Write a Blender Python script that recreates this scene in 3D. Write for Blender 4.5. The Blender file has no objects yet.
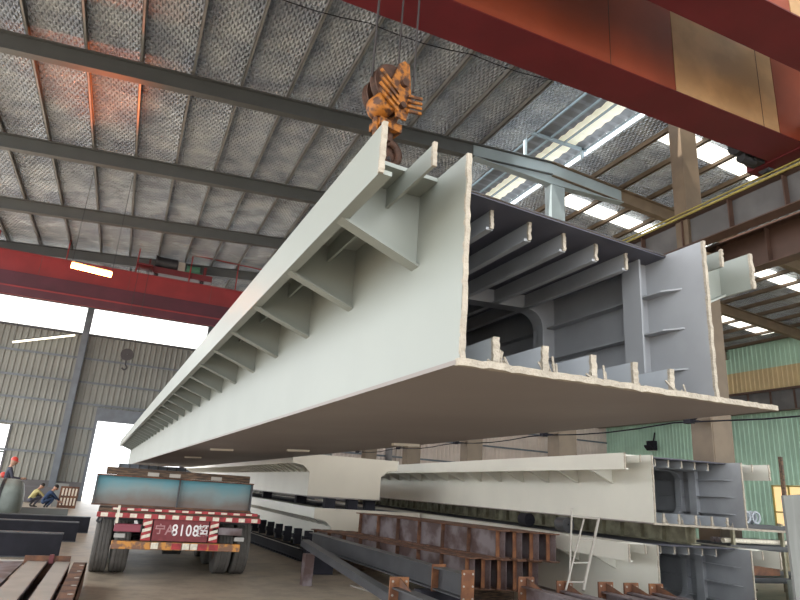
import bpy, bmesh, math, random
from mathutils import Vector, Matrix
random.seed(7)
S = bpy.context.scene
COL = S.collection
PI = math.pi
R_ = math.radians

# ------------------------------------------------------------------ camera
rot = Matrix(((0.912, -0.178, -0.369), (-0.404, -0.249, -0.880), (0.065, 0.952, -0.299)))
FPX = 616.0
Yc = Vector((117-400, 300-474, -FPX)).normalized()
Zc = Vector((533.5-400, 300+1663, -FPX)); Zc = (Zc - Zc.dot(Yc)*Yc).normalized()
Xc = Yc.cross(Zc)
ROT = Matrix((Xc, Yc, Zc))            # world = ROT @ camera vector
EYE = Vector((0, 0, 1.6))
cam = bpy.data.cameras.new('camera'); cam.sensor_width = 36; cam.lens = 36*FPX/800
cam.clip_start = 0.05; cam.clip_end = 500
camo = bpy.data.objects.new('camera', cam); COL.objects.link(camo)
camo.matrix_world = Matrix.Translation(EYE) @ ROT.to_4x4()
S.camera = camo

# ------------------------------------------------------------------ materials
def mat(name, col, rough=0.6, metal=0.0, noise=0.0, nscale=3.0, col2=None, bump=0.0, bscale=30.0, lo=0.42, hi=0.62, spec=0.5, stretch=None):
    m = bpy.data.materials.new(name); m.use_nodes = True
    nt = m.node_tree; b = nt.nodes['Principled BSDF']
    b.inputs['Base Color'].default_value = (*col, 1); b.inputs['Roughness'].default_value = rough
    b.inputs['Metallic'].default_value = metal; b.inputs['Specular IOR Level'].default_value = spec
    tc = nt.nodes.new('ShaderNodeTexCoord'); vec = tc.outputs['Object']
    if stretch:
        mp = nt.nodes.new('ShaderNodeMapping'); mp.inputs['Scale'].default_value = stretch
        nt.links.new(vec, mp.inputs['Vector']); vec = mp.outputs['Vector']
    if noise or col2:
        n = nt.nodes.new('ShaderNodeTexNoise'); n.inputs['Scale'].default_value = nscale; n.inputs['Detail'].default_value = 6
        nt.links.new(vec, n.inputs['Vector'])
        r = nt.nodes.new('ShaderNodeValToRGB')
        c2 = col2 if col2 else tuple(max(0, c*(1-noise)) for c in col)
        r.color_ramp.elements[0].position = lo; r.color_ramp.elements[1].position = hi
        r.color_ramp.elements[0].color = (*c2, 1); r.color_ramp.elements[1].color = (*col, 1)
        nt.links.new(n.outputs['Fac'], r.inputs['Fac']); nt.links.new(r.outputs['Color'], b.inputs['Base Color'])
    if bump:
        n2 = nt.nodes.new('ShaderNodeTexNoise'); n2.inputs['Scale'].default_value = bscale; n2.inputs['Detail'].default_value = 4
        nt.links.new(vec, n2.inputs['Vector'])
        bp = nt.nodes.new('ShaderNodeBump'); bp.inputs['Strength'].default_value = bump; bp.inputs['Distance'].default_value = 0.03
        nt.links.new(n2.outputs['Fac'], bp.inputs['Height']); nt.links.new(bp.outputs['Normal'], b.inputs['Normal'])
    return m
def emis(name, col, st):
    m = bpy.data.materials.new(name); m.use_nodes = True; b = m.node_tree.nodes['Principled BSDF']
    b.inputs['Base Color'].default_value = (*[min(1, c) for c in col], 1)
    b.inputs['Emission Color'].default_value = (*col, 1); b.inputs['Emission Strength'].default_value = st
    return m
def foil():
    m = bpy.data.materials.new('foil_insulation'); m.use_nodes = True
    nt = m.node_tree; b = nt.nodes['Principled BSDF']
    b.inputs['Metallic'].default_value = 0.62; b.inputs['Roughness'].default_value = 0.25
    tc = nt.nodes.new('ShaderNodeTexCoord')
    n = nt.nodes.new('ShaderNodeTexNoise'); n.inputs['Scale'].default_value = 1.1; n.inputs['Detail'].default_value = 6
    nt.links.new(tc.outputs['Object'], n.inputs['Vector'])
    r = nt.nodes.new('ShaderNodeValToRGB'); r.color_ramp.elements[0].position = .35; r.color_ramp.elements[1].position = .68
    r.color_ramp.elements[0].color = (.50, .56, .66, 1); r.color_ramp.elements[1].color = (.86, .94, 1, 1)
    nt.links.new(n.outputs['Fac'], r.inputs['Fac']); nt.links.new(r.outputs['Color'], b.inputs['Base Color'])
    # crinkles held by a diagonal wire net
    hs = []
    for ang, sc in ((R_(28), 2.4), (R_(-24), 2.4)):
        mp = nt.nodes.new('ShaderNodeMapping'); mp.inputs['Rotation'].default_value = (0, 0, ang)
        nt.links.new(tc.outputs['Object'], mp.inputs['Vector'])
        w = nt.nodes.new('ShaderNodeTexWave'); w.inputs['Scale'].default_value = sc; w.inputs['Distortion'].default_value = 1.2
        w.inputs['Detail'].default_value = 2; w.inputs['Detail Scale'].default_value = 1.6
        nt.links.new(mp.outputs['Vector'], w.inputs['Vector']); hs.append(w.outputs['Fac'])
    n3 = nt.nodes.new('ShaderNodeTexNoise'); n3.inputs['Scale'].default_value = 2.6; n3.inputs['Detail'].default_value = 5; n3.inputs['Roughness'].default_value = .65
    mp = nt.nodes.new('ShaderNodeMapping'); mp.inputs['Scale'].default_value = (.7, 2.6, 1); mp.inputs['Rotation'].default_value = (0, 0, .3)
    nt.links.new(tc.outputs['Object'], mp.inputs['Vector']); nt.links.new(mp.outputs['Vector'], n3.inputs['Vector'])
    a = nt.nodes.new('ShaderNodeMath'); a.operation = 'MULTIPLY'; nt.links.new(hs[0], a.inputs[0]); nt.links.new(hs[1], a.inputs[1])
    a2 = nt.nodes.new('ShaderNodeMath'); a2.operation = 'MULTIPLY_ADD'; a2.inputs[1].default_value = 5
    nt.links.new(n3.outputs['Fac'], a2.inputs[0]); nt.links.new(a.outputs[0], a2.inputs[2])
    bp = nt.nodes.new('ShaderNodeBump'); bp.inputs['Strength'].default_value = 1; bp.inputs['Distance'].default_value = .10
    nt.links.new(a2.outputs[0], bp.inputs['Height']); nt.links.new(bp.outputs['Normal'], b.inputs['Normal'])
    return m
def teal_worn():
    m = mat('teal_worn_paint', (.03, .27, .34), .5, 0, .3, 4)
    nt = m.node_tree; b = nt.nodes['Principled BSDF']
    tc = nt.nodes.new('ShaderNodeTexCoord'); sp = nt.nodes.new('ShaderNodeSeparateXYZ'); nt.links.new(tc.outputs['Object'], sp.inputs[0])
    n = nt.nodes.new('ShaderNodeTexNoise'); n.inputs['Scale'].default_value = 2.2; n.inputs['Detail'].default_value = 6
    nt.links.new(tc.outputs['Object'], n.inputs['Vector'])
    a = nt.nodes.new('ShaderNodeMath'); a.operation = 'MULTIPLY_ADD'; a.inputs[1].default_value = .35; nt.links.new(n.outputs['Fac'], a.inputs[0]); nt.links.new(sp.outputs['Z'], a.inputs[2])
    r = nt.nodes.new('ShaderNodeValToRGB'); e = r.color_ramp.elements
    e[0].position = .26; e[0].color = (.17, .13, .11, 1); e[1].position = .68; e[1].color = (.06, .30, .38, 1)
    x = e.new(.46); x.color = (.20, .27, .27, 1)
    nt.links.new(a.outputs[0], r.inputs['Fac']); nt.links.new(r.outputs['Color'], b.inputs['Base Color'])
    return m
M = dict(
    whiteS=mat('girder_cream_paint', (.70, .68, .60), .45, 0, .06, .9), white=mat('girder_white_paint', (.285, .305, .275), .42, 0, .06, .9, bump=.04, bscale=2.5),
    whiteB=mat('girder_beige_primer', (.60, .54, .44), .6, 0, .06, .8),
    inner=mat('girder_inner_primer', (.35, .36, .38), .6, 0, .12, 2.5),
    under=mat('bottom_plate_primer', (.27, .235, .215), .55, 0, .12, .7, bump=.03, bscale=4),
    cut=mat('flame_cut_edge', (.44, .385, .31), .75, 0, .2, 9, bump=.5, bscale=40),
    foil=foil(),
    rafter=mat('rafter_grey_paint', (.085, .09, .09), .5, 0, .1, 1),
    rafterL=mat('rafter_pale_paint', (.30, .36, .38), .5, 0, .1, 1),
    purlin=mat('purlin_galvanised', (.26, .26, .255), .45, .3, .2, 2),
    tan=mat('tan_column_paint', (.18, .13, .085), .5, 0, .2, 1.5),
    brown=mat('brown_runway_paint', (.10, .055, .04), .5, 0, .2, 2),
    runweb=mat('runway_grey_web', (.13, .125, .125), .5, 0, .25, 1.2),
    yellow=mat('yellow_paint', (.38, .31, .08), .5, 0, .2, 3),
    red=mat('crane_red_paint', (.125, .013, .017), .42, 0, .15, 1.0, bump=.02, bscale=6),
    orange=mat('crane_orange_face', (.34, .075, .036), .45, 0, .25, .5), redfar=mat('far_crane_red', (.25, .022, .024), .42, 0, .15, 1.0), maroon=mat('maroon_walkway_shade', (.075, .010, .022), .5, 0, .2, 1.0), tanpanel=mat('crane_tan_panel', (.62, .38, .19), .45, 0, .2, 1.2),
    darkmetal=mat('dark_metal', (.035, .035, .038), .5, .2, .2, 5),
    dark=mat('black_steel', (.018, .017, .024), .7, 0, .3, 3, spec=.25),
    hook=mat('hook_block_orange', (.36, .125, .012), .6, 0, .5, 11, col2=(.08, .03, .012), lo=.42, hi=.56),
    hookrust=mat('hook_rust', (.08, .035, .02), .7, .1, .4, 12, bump=.3, bscale=50),
    rope=mat('wire_rope', (.05, .045, .045), .6, .4),
    rust=mat('rust_steel', (.19, .085, .045), .85, 0, .5, 5, col2=(.09, .045, .03), bump=.25, bscale=40),
    rustp=mat('millscale_steel', (.20, .165, .17), .55, .2, .4, 3, col2=(.085, .05, .045), bump=.1, bscale=20),
    rusto=mat('orange_rust_plate', (.24, .10, .04), .85, 0, .5, 6, col2=(.15, .06, .03), bump=.25, bscale=40),
    greysteel=mat('grey_steel', (.075, .075, .08), .45, .3, .2, 3),
    lightsteel=mat('light_ground_steel', (.40, .365, .32), .5, .2, .15, 2),
    corr=mat('corrugated_grey', (.21, .215, .195), .55, 0, .12, .6),
    corr2=mat('corrugated_tan', (.62, .52, .46), .55, 0, .2, .4),
    lowwall=mat('low_wall_render', (.13, .125, .13), .8, 0, .2, 1),
    green=mat('corrugated_green', (.42, .62, .48), .5, 0, .12, .6),
    band=mat('corrugated_beige', (.60, .45, .24), .5, 0, .12, .8),
    roofr=mat('roof_sheet_grey', (.46, .45, .43), .45, .35, .2, .8, bump=.2, bscale=7),
    louvre=mat('monitor_sheet', (.26, .255, .25), .5, .2, .2, 1),
    timber=mat('old_timber', (.16, .10, .06), .85, 0, .5, 6, col2=(.06, .04, .03), bump=.3, bscale=30, stretch=(1, 8, 8)),
    rubber=mat('tyre_rubber', (.11, .10, .09), .85, 0, .2, 8),
    olive=mat('olive_plate', (.34, .32, .22), .7, 0, .4, 5, col2=(.2, .18, .12)),
    teal=teal_worn(),
    rred=mat('reflector_red', (.42, .03, .035), .5, 0, .4, 12), rwhite=mat('reflector_white', (.75, .68, .55), .4, 0, .2, 20),
    platered=mat('number_board_red', (.20, .03, .035), .6, 0, .2, 14),
    lamp_red=mat('tail_lamp_red', (.22, .03, .05), .35), lamp_clear=mat('tail_lamp_clear', (.35, .33, .30), .3),
    bumper=mat('bumper_orange_worn', (.55, .24, .05), .65, 0, .5, 9, col2=(.20, .10, .06), lo=.45, hi=.55),
    bluesteel=mat('blue_grey_board', (.13, .15, .175), .5, 0, .2, 2),
    pvc=mat('grey_green_pipe', (.27, .30, .27), .5, 0, .25, 3),
    skin=mat('skin', (.45, .25, .17), .6), cloth_dark=mat('dark_clothing', (.05, .05, .07), .9),
    cloth_red=mat('red_clothing', (.50, .03, .04), .8), helmet_red=mat('red_helmet', (.65, .06, .04), .35),
    cloth_yellow=mat('yellow_clothing', (.40, .34, .14), .8), cloth_blue=mat('navy_clothing', (.02, .04, .09), .9),
    boots=mat('boots', (.02, .02, .02), .7), hair=mat('hair', (.02, .015, .012), .8),
    greyplate=mat('grey_plate', (.27, .27, .255), .5, .2, .25, 1.5, stretch=(3, 3, .6)),
    greyslab=mat('grey_slab_paint', (.22, .23, .22), .6, 0, .1, 2),
)
M['daylight'] = emis('daylit_glazing', (1, 1, .98), 1.5)
M['skylight'] = emis('translucent_roof_panel', (1, .97, .88), 1.7)
M['winwarm'] = emis('lit_yellow_window', (.95, .72, .36), .5)
M['tube'] = emis('tube_light', (1, .95, .75), 1.6)
M['sodium'] = emis('sodium_tube', (1, .30, .07), 60)

def floor_mat():
    m = mat('worn_concrete', (.46, .375, .28), .5, 0, .3, .35, bump=.06, bscale=9, lo=.3, hi=.7)
    nt = m.node_tree; b = nt.nodes['Principled BSDF']
    src = b.inputs['Base Color'].links[0].from_socket
    tc = nt.nodes.new('ShaderNodeTexCoord')
    n = nt.nodes.new('ShaderNodeTexNoise'); n.inputs['Scale'].default_value = 2.2; n.inputs['Detail'].default_value = 9; n.inputs['Roughness'].default_value = .7
    nt.links.new(tc.outputs['Object'], n.inputs['Vector'])
    r = nt.nodes.new('ShaderNodeValToRGB'); r.color_ramp.elements[0].position = .38; r.color_ramp.elements[1].position = .56
    r.color_ramp.elements[0].color = (.62, .60, .60, 1); r.color_ramp.elements[1].color = (1, 1, 1, 1)
    mx = nt.nodes.new('ShaderNodeMix'); mx.data_type = 'RGBA'; mx.blend_type = 'MULTIPLY'; mx.inputs[0].default_value = 1
    nt.links.new(n.outputs['Fac'], r.inputs['Fac']); nt.links.new(src, mx.inputs[6]); nt.links.new(r.outputs['Color'], mx.inputs[7])
    nt.links.new(mx.outputs[2], b.inputs['Base Color'])
    r2 = nt.nodes.new('ShaderNodeMapRange'); r2.inputs[3].default_value = .28; r2.inputs[4].default_value = .6
    nt.links.new(n.outputs['Fac'], r2.inputs[0]); nt.links.new(r2.outputs[0], b.inputs['Roughness'])
    return m
M['floor'] = floor_mat()

# ------------------------------------------------------------------ builders
class MB:
    def __init__(s): s.v = []; s.f = []; s.T = None
    def add(s, vs, fs):
        o = len(s.v)
        s.v += [tuple(s.T(Vector(p))) if s.T else tuple(p) for p in vs]
        s.f += [tuple(i+o for i in f) for f in fs]
    def box(s, x0, x1, y0, y1, z0, z1):
        s.add([(x0,y0,z0),(x1,y0,z0),(x1,y1,z0),(x0,y1,z0),(x0,y0,z1),(x1,y0,z1),(x1,y1,z1),(x0,y1,z1)],
              [(0,3,2,1),(4,5,6,7),(0,1,5,4),(1,2,6,5),(2,3,7,6),(3,0,4,7)])
    def hexa(s, a, b):   # two quads, 4 points each
        s.add(list(a)+list(b), [(0,3,2,1),(4,5,6,7),(0,1,5,4),(1,2,6,5),(2,3,7,6),(3,0,4,7)])
    def prism(s, pts, d):   # polygon (3D points) extruded along vector d
        n = len(pts); d = Vector(d)
        s.add([Vector(p) for p in pts]+[Vector(p)+d for p in pts],
              [tuple(range(n))[::-1], tuple(range(n, 2*n))]+[(i, (i+1) % n, n+(i+1) % n, n+i) for i in range(n)])
    def tube(s, a, b, r, n=10, r2=None):
        a, b = Vector(a), Vector(b); d = (b-a).normalized()
        u = d.orthogonal().normalized(); w = d.cross(u); r2 = r if r2 is None else r2
        vs = []
        for c, rr in ((a, r), (b, r2)):
            for i in range(n):
                t = 2*PI*i/n; vs.append(c+rr*(math.cos(t)*u+math.sin(t)*w))
        s.add(vs, [tuple(range(n))[::-1], tuple(range(n, 2*n))]+[(i, (i+1) % n, n+(i+1) % n, n+i) for i in range(n)])
    def path(s, pts, r, n=6):
        for i in range(len(pts)-1): s.tube(pts[i], pts[i+1], r, n)
    def lathe(s, prof, axis='z', n=24, c=(0, 0, 0)):   # prof: (r, h)
        vs = []; k = len(prof)
        for i in range(n):
            t = 2*PI*i/n
            for r, h in prof:
                p = (r*math.cos(t), r*math.sin(t), h)
                if axis == 'x': p = (h, p[0], p[1])
                if axis == 'y': p = (p[0], h, p[1])
                vs.append((p[0]+c[0], p[1]+c[1], p[2]+c[2]))
        fs = []
        for i in range(n):
            j = (i+1) % n
            for a in range(k): fs.append((i*k+a, j*k+a, j*k+(a+1) % k, i*k+(a+1) % k))
        s.add(vs, fs)
    def bar(s, a, b, w, h, up=(0, 0, 1)):   # box bar between points
        a, b = Vector(a), Vector(b); d = (b-a).normalized(); up = Vector(up)
        x = d.cross(up).normalized(); y = x.cross(d).normalized()
        f = lambda c: [c-x*w/2-y*h/2, c+x*w/2-y*h/2, c+x*w/2+y*h/2, c-x*w/2+y*h/2]
        s.hexa(f(a), f(b))
def obj(name, mb, m, parent=None, loc=None, smooth=False, bevel=0):
    me = bpy.data.meshes.new(name); me.from_pydata(mb.v, [], mb.f)
    bm = bmesh.new(); bm.from_mesh(me); bmesh.ops.recalc_face_normals(bm, faces=bm.faces); bm.to_mesh(me); bm.free()
    me.materials.append(M[m] if isinstance(m, str) else m)
    if smooth:
        for p in me.polygons: p.use_smooth = True
        me.set_sharp_from_angle(angle=R_(40))
    o = bpy.data.objects.new(name, me); COL.objects.link(o)
    if parent: o.parent = parent
    if loc: o.location = loc
    if bevel:
        md = o.modifiers.new('bevel', 'BEVEL'); md.width = bevel; md.segments = 2; md.limit_method = 'ANGLE'
    return o
def tag(o, label=None, cat=None, group=None, kind=None):
    if label: o['label'] = label
    if cat: o['category'] = cat
    if group: o['group'] = group
    if kind: o['kind'] = kind
    return o
def empty(name, loc, rz=0, label=None, cat=None, group=None):
    o = bpy.data.objects.new(name, None); COL.objects.link(o); o.location = loc; o.rotation_euler = (0, 0, rz); o.empty_display_size = .2
    return tag(o, label, cat, group)
def kids(o): return [c for c in COL.objects if c.parent == o]
def copy_tree(o, parent=None):
    c = o.copy(); COL.objects.link(c)
    if parent: c.parent = parent
    for ch in kids(o):
        if ch != c: copy_tree(ch, c)
    return c
def struct(name, mb, m, **k): return tag(obj(name, mb, m, **k), kind='structure')
def world_to(root):   # builder transform: world coordinates -> local of a root without scale
    inv = (Matrix.Translation(root.location) @ root.rotation_euler.to_matrix().to_4x4()).inverted()
    return lambda p: inv @ p

# ------------------------------------------------------------------ world
w = bpy.data.worlds.new('World'); S.world = w; w.use_nodes = True
bg = w.node_tree.nodes['Background']; bg.inputs[0].default_value = (.93, .97, 1.0, 1); bg.inputs[1].default_value = 3.1

# ------------------------------------------------------------------ shell
YE, XR, XL, YN = 41.0, 36.6, -11.5, -8.0
b = MB(); b.box(-40, 40, -25, 55, -.3, 0); struct('floor', b, 'floor')
SL = .072
def zl(x): return 13.25+SL*x
def zr(x): return 14.19-SL*(x-13)
def slab(x0, x1, zf, y0, y1, t=.08):
    b = MB(); b.hexa([(x0,y0,zf(x0)),(x1,y0,zf(x1)),(x1,y1,zf(x1)),(x0,y1,zf(x0))], [(x0,y0,zf(x0)+t),(x1,y0,zf(x1)+t),(x1,y1,zf(x1)+t),(x0,y1,zf(x0)+t)]); return b
struct('ceiling', slab(XL, 11.3, zl, YN, YE), 'foil')
struct('ceiling', slab(14.0, XR+.3, zr, YN, YE), 'foil')
b = MB()      # raised ridge monitor: ribbed sheet roof over the opening
x = 12.0; k = 0
prof = []
for i in range(int((YE-YN)/.25)+1):
    y = YN+.25*i; prof.append((y, 15.2+(.0 if i % 2 else .06)))
for x0, x1 in ((11.7, 13.45), (14.3, 14.82)):
    vs = []; fs = []
    for y, z in prof: vs += [(x0, y, z), (x1, y, z), (x0, y, z+.03), (x1, y, z+.03)]
    for i in range(len(prof)-1):
        a = 4*i; fs += [(a, a+4, a+5, a+1), (a+2, a+3, a+7, a+6)]
    b.add(vs, fs)
struct('ceiling', b, 'louvre')
b = MB(); vs = []; fs = []
for y, z in prof: vs += [(13.45, y, z), (14.3, y, z), (13.45, y, z+.03), (14.3, y, z+.03)]
for i in range(len(prof)-1):
    a = 4*i; fs += [(a, a+4, a+5, a+1), (a+2, a+3, a+7, a+6)]
b.add(vs, fs)
M['monyellow'] = emis('monitor_translucent_sheet', (.92, .86, .66), .22)
struct('window_20', b, 'monyellow')
# monitor frames
b = MB()
for yy in (5.1, 11.1, 17.07, 23.05, 29.0, 35.0):
    b.bar((11.9, yy+.1, 14.0), (11.9, yy+.1, 15.15), .1, .1, (0, 1, 0)); b.bar((14.6, yy+.1, 14.0), (14.6, yy+.1, 15.15), .12, .1, (0, 1, 0))
    b.bar((11.75, yy+.1, 15.1), (14.8, yy+.1, 15.1), .1, .12)
for xx in (11.8, 12.4, 13.05, 13.7, 14.75): b.box(xx-.03, xx+.03, YN, YE, 15.08, 15.16)
struct('trim_1', b, 'rafterL')
# corrugated walls
def corrug(name, m, axis, c, a0, a1, z0, z1, holes=(), pitch=.32, d=.05):
    """wall sheet of trapezoid ribs; axis 'x' runs along x at y=c; holes are (a0,a1,z0,z1)"""
    cuts = sorted({a0, a1}|{h[0] for h in holes}|{h[1] for h in holes})
    b = MB()
    for ca, cb in zip(cuts, cuts[1:]):
        zs = [(z0, z1)]
        for h in holes:
            if h[0] <= ca+1e-6 and h[1] >= cb-1e-6:
                nz = []
                for p, q in zs:
                    if h[2] > p: nz.append((p, min(q, h[2])))
                    if h[3] < q: nz.append((max(p, h[3]), q))
                zs = [t for t in nz if t[1]-t[0] > .01]
        n = max(1, round((cb-ca)/pitch)); w_ = (cb-ca)/n
        for p, q in zs:
            pts = []
            for i in range(n):
                for fr, dd in ((0, 0), (.55, 0), (.68, -d), (.87, -d)): pts.append((ca+w_*(i+fr), dd))
            pts.append((cb, 0))
            vs = []; fs = []
            for a, dd in pts:
                for zz in (p, q): vs.append((a, c+dd, zz) if axis == 'x' else (c+dd, a, zz))
            for i in range(len(pts)-1): fs.append((2*i, 2*i+2, 2*i+3, 2*i+1))
            o = len(pts)*2
            for a in (ca, cb):
                for zz in (p, q): vs.append((a, c+.1, zz) if axis == 'x' else (c+.1, a, zz))
            fs.append((o, o+1, o+3, o+2))
            b.add(vs, fs)
    return struct(name, b, m)
DX0, DX1 = -1.6, 3.4
corrug('wall_end', 'corr', 'x', YE, XL, 13.0, 1.0, 13.9, [(XL, 13.0, 9.55, 11.15), (DX0, DX1, 1.0, 4.5), (-10.5, -5.85, 1.0, 3.85)])
corrug('wall_end_right', 'corr2', 'x', YE, 13.0, XR, 1.0, 13.9)
b = MB(); b.box(XL, DX0, YE-.12, YE+.1, 0, 1.0); b.box(DX1, XR, YE-.12, YE+.1, 0, 1.0); struct('baseboard_end', b, 'lowwall')
corrug('wall_right', 'green', 'y', XR, YN, YE, 0, 10.0-.7, [(20.6, 26.7, .9, 3.55), (31, 36, .9, 3.55), (8, 16, .9, 3.55)])
corrug('wall_right', 'band', 'y', XR-.01, YN, YE, 9.3, 10.7)
corrug('wall_right', 'green', 'y', XR, YN, YE, 10.7, 12.6)
for i, (y0, y1) in enumerate(((20.6, 26.7), (31, 36), (8, 16))):
    b = MB(); b.box(XR+.02, XR+.05, y0, y1, .9, 3.55); o = struct('window_%d' % (i+1), b, 'winwarm')
    f = MB()
    for k in range(7): yy = y0+(y1-y0)*k/6; f.box(XR-.06, XR+.02, yy-.04, yy+.04, .9, 3.55)
    for zz in (.9, 2.0, 3.5): f.box(XR-.06, XR+.02, y0, y1, zz-.04, zz+.04)
    obj('window_frame', f, 'yellow', o)
# clerestory and side windows of the end wall
nw = 4
for x0, x1 in ((-11.5, -3.25), (-3.1, 5.0), (5.15, 13.0)):
    b = MB(); b.box(x0, x1, YE+.0, YE+.03, 9.55, 11.15); struct('window_%d' % nw, b, 'daylight'); nw += 1
b = MB(); b.box(-10.5, -5.85, YE, YE+.03, 1.0, 3.85); o = struct('window_%d' % nw, b, 'daylight'); nw += 1
f = MB(); f.box(-10.5, -5.85, YE-.06, YE, 2.32, 2.42); f.box(-5.95, -5.85, YE-.08, YE, 1.0, 3.85); obj('window_frame', f, 'greysteel', o)
# door opening surround with roller housing
b = MB(); b.box(DX0-.16, DX0, YE-.16, YE+.1, 0, 5.3); b.box(DX1, DX1+.16, YE-.16, YE+.1, 0, 5.3); b.box(DX0, DX1, YE-.25, YE+.1, 4.5, 5.25)
struct('door_1', b, 'bluesteel')
# skylight rows in the right roof
for r_, yc in enumerate((13.55, 19.2, 25.0, 31.2, 37.0)):
    b = MB(); x0, x1 = 15.0, (19.9 if r_ == 0 else 35.4)
    b.hexa([(x0,yc-.42,zr(x0)-.05),(x1,yc-.42,zr(x1)-.05),(x1,yc+.42,zr(x1)-.05),(x0,yc+.42,zr(x0)-.05)], [(x0,yc-.42,zr(x0)-.01),(x1,yc-.42,zr(x1)-.01),(x1,yc+.42,zr(x1)-.01),(x0,yc+.42,zr(x0)-.01)])
    struct('window_%d' % (12+r_), b, 'skylight')

# ------------------------------------------------------------------ steel frame of the hall
RY = [5.1, 11.1, 17.07, 23.05, 29.0, 35.0]
words = ['nearest the camera', 'second from the camera', 'meeting the pale post at the ridge', 'fourth from the camera', 'fifth, just ahead of the far red crane', 'last before the end wall']
def ib(b, a, c, h, w_, tf=.025, tw=.014, up=(0, 0, 1)):   # I section between two points (top centre line)
    a, c, upv = Vector(a), Vector(c), Vector(up)
    b.bar(a-upv*tf/2, c-upv*tf/2, w_, tf, up); b.bar(a-upv*(h-tf/2), c-upv*(h-tf/2), w_, tf, up); b.bar(a-upv*h/2, c-upv*h/2, tw, h-2*tf, up)
for i, yy in enumerate(RY):
    r = empty('roof_rafter', (0, yy, zl(0)-.25), 0, 'dark steel rafter, '+words[i], 'roof beam', 'roof rafters')
    b = MB(); b.T = world_to(r); ib(b, (XL, yy, zl(XL)-.2), (13.0, yy, zl(13)-.2), .55, .26, .03); obj('beam', b, 'rafter', r)
    b = MB(); b.T = world_to(r); ib(b, (13.0, yy, zr(13)-.2), (XR, yy, zr(XR)-.2), .6, .28, .03); obj('beam', b, 'tan' if i != 2 else 'tan', r)
    b = MB(); b.T = world_to(r)     # haunched cheek plates near the ridge post
    b.prism([(9.6, yy-.03, zl(9.6)-.74), (9.6, yy-.03, zl(9.6)-.24), (13, yy-.03, zl(13)-.24), (16.4, yy-.03, zr(16.4)-.24), (16.4, yy-.03, zr(16.4)-.78), (13, yy-.03, zl(13)-1.15)], (0, .06, 0))
    b.hexa([(9.6, yy-.15, zl(9.6)-.77), (13, yy-.15, zl(13)-1.18), (13, yy+.15, zl(13)-1.18), (9.6, yy+.15, zl(9.6)-.77)], [(9.6, yy-.15, zl(9.6)-.74), (13, yy-.15, zl(13)-1.15), (13, yy+.15, zl(13)-1.15), (9.6, yy+.15, zl(9.6)-.74)])
    b.hexa([(13, yy-.15, zl(13)-1.18), (16.4, yy-.15, zr(16.4)-.81), (16.4, yy+.15, zr(16.4)-.81), (13, yy+.15, zl(13)-1.18)], [(13, yy-.15, zl(13)-1.15), (16.4, yy-.15, zr(16.4)-.78), (16.4, yy+.15, zr(16.4)-.78), (13, yy+.15, zl(13)-1.15)])
    obj('haunch', b, 'rafterL', r)
n = 0
x = -11.3
while x < 11.2:
    px = -2.9+1.425*round((x+2.9)/1.425)
    b = MB(); z = zl(px); b.box(-.035, .035, YN+.2, YE-.1, -.2, -.17); b.box(-.035, -.02, YN+.2, YE-.1, -.2, -.0); b.box(-.035, .045, YN+.2, YE-.1, -.02, -.0)
    o = obj('roof_purlin', b, 'purlin', loc=(px, 0, z)); tag(o, 'thin galvanised purlin under the silver foil of the left roof slope', 'purlin', 'purlins of the foil lined slope'); x += 1.425
pur = None; x = 15.0
while x < 36.4:
    b = MB(); b.box(-.04, .04, YN+.2, YE-.1, -.21, -.18); b.box(-.04, -.02, YN+.2, YE-.1, -.21, -.0)
    o = obj('roof_purlin', b, 'tan', loc=(x, 0, zr(x))); tag(o, 'thin purlin under the grey sheet of the right roof slope', 'purlin', 'purlins of the grey sheet slope'); x += 1.42
# column row along the ridge line
CY = [11.2, 17.07, 23.05, 29.0, 34.95]
cw = ['nearest, in front of the roof skylights', 'second, carrying the pale post under the ridge', 'third of the row, behind the stacked girders', 'fourth of the row', 'farthest of the row']
for i, yy in enumerate(CY):
    r = empty('steel_column', (13.35, yy, 0), 0, 'tan steel column of the middle row, '+cw[i], 'column', 'columns of the middle row')
    b = MB(); b.box(-.36, -.32, -.30, .30, 0, 8.35); b.box(.32, .36, -.30, .30, 0, 8.35); b.box(-.32, .32, -.02, .02, 0, 8.35); obj('shaft', b, 'tan', r)
    b = MB(); b.box(-.32, .32, -.31, -.27, 0, 8.3); obj('face_plate', b, 'tan', r)
    b = MB(); b.box(-.48, -.44, -.20, .20, 8.35, 12.95); b.box(.08, .12, -.20, .20, 8.35, 12.95); b.box(-.44, .08, -.20, -.18, 8.35, 12.95)
    obj('upper_post', b, 'rafterL' if i else 'tan', r)
    b = MB(); b.box(-.5, .5, -.45, .45, 0, .04); obj('base_plate', b, 'brown', r)
# crane runway girders
def runway(x, z0, z1, y0, y1, label, m='runweb', ribs=1.45):
    r = empty('runway_girder', (x, y0, z0), 0, label, 'girder', None)
    L = y1-y0; h = z1-z0
    b = MB(); b.box(-.01, .01, 0, L, .03, h-.03); obj('web', b, m, r)
    b = MB(); b.box(-.2, .2, 0, L, 0, .03); b.box(-.2, .2, 0, L, h-.03, h); obj('flange', b, 'brown', r)
    b = MB(); k = .3
    while k < L: b.box(-.17, .17, k, k+.03, .03, h-.03); k += ribs
    obj('rib', b, 'brown', r)['kind'] = 'stuff'
    b = MB(); b.box(-.05, .05, 0, L, h, h+.12); obj('rail', b, 'brown', r)
    return r
r1 = runway(12.98, 8.38, 9.22, YN, YE-.3, 'brown runway girder with grey ribbed web and yellow conductor bar, left of the column row')
b = MB(); b.box(-.30, -.26, 0, YE-.3-YN, .80, .85); b.box(-.30, -.26, 0, YE-.3-YN, .91, .94); obj('conductor_bar', b, 'yellow', r1)
runway(14.25, 7.75, 8.75, YN, YE-.3, 'darker runway girder just right of the column row, lower than its neighbour', 'brown')
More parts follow.
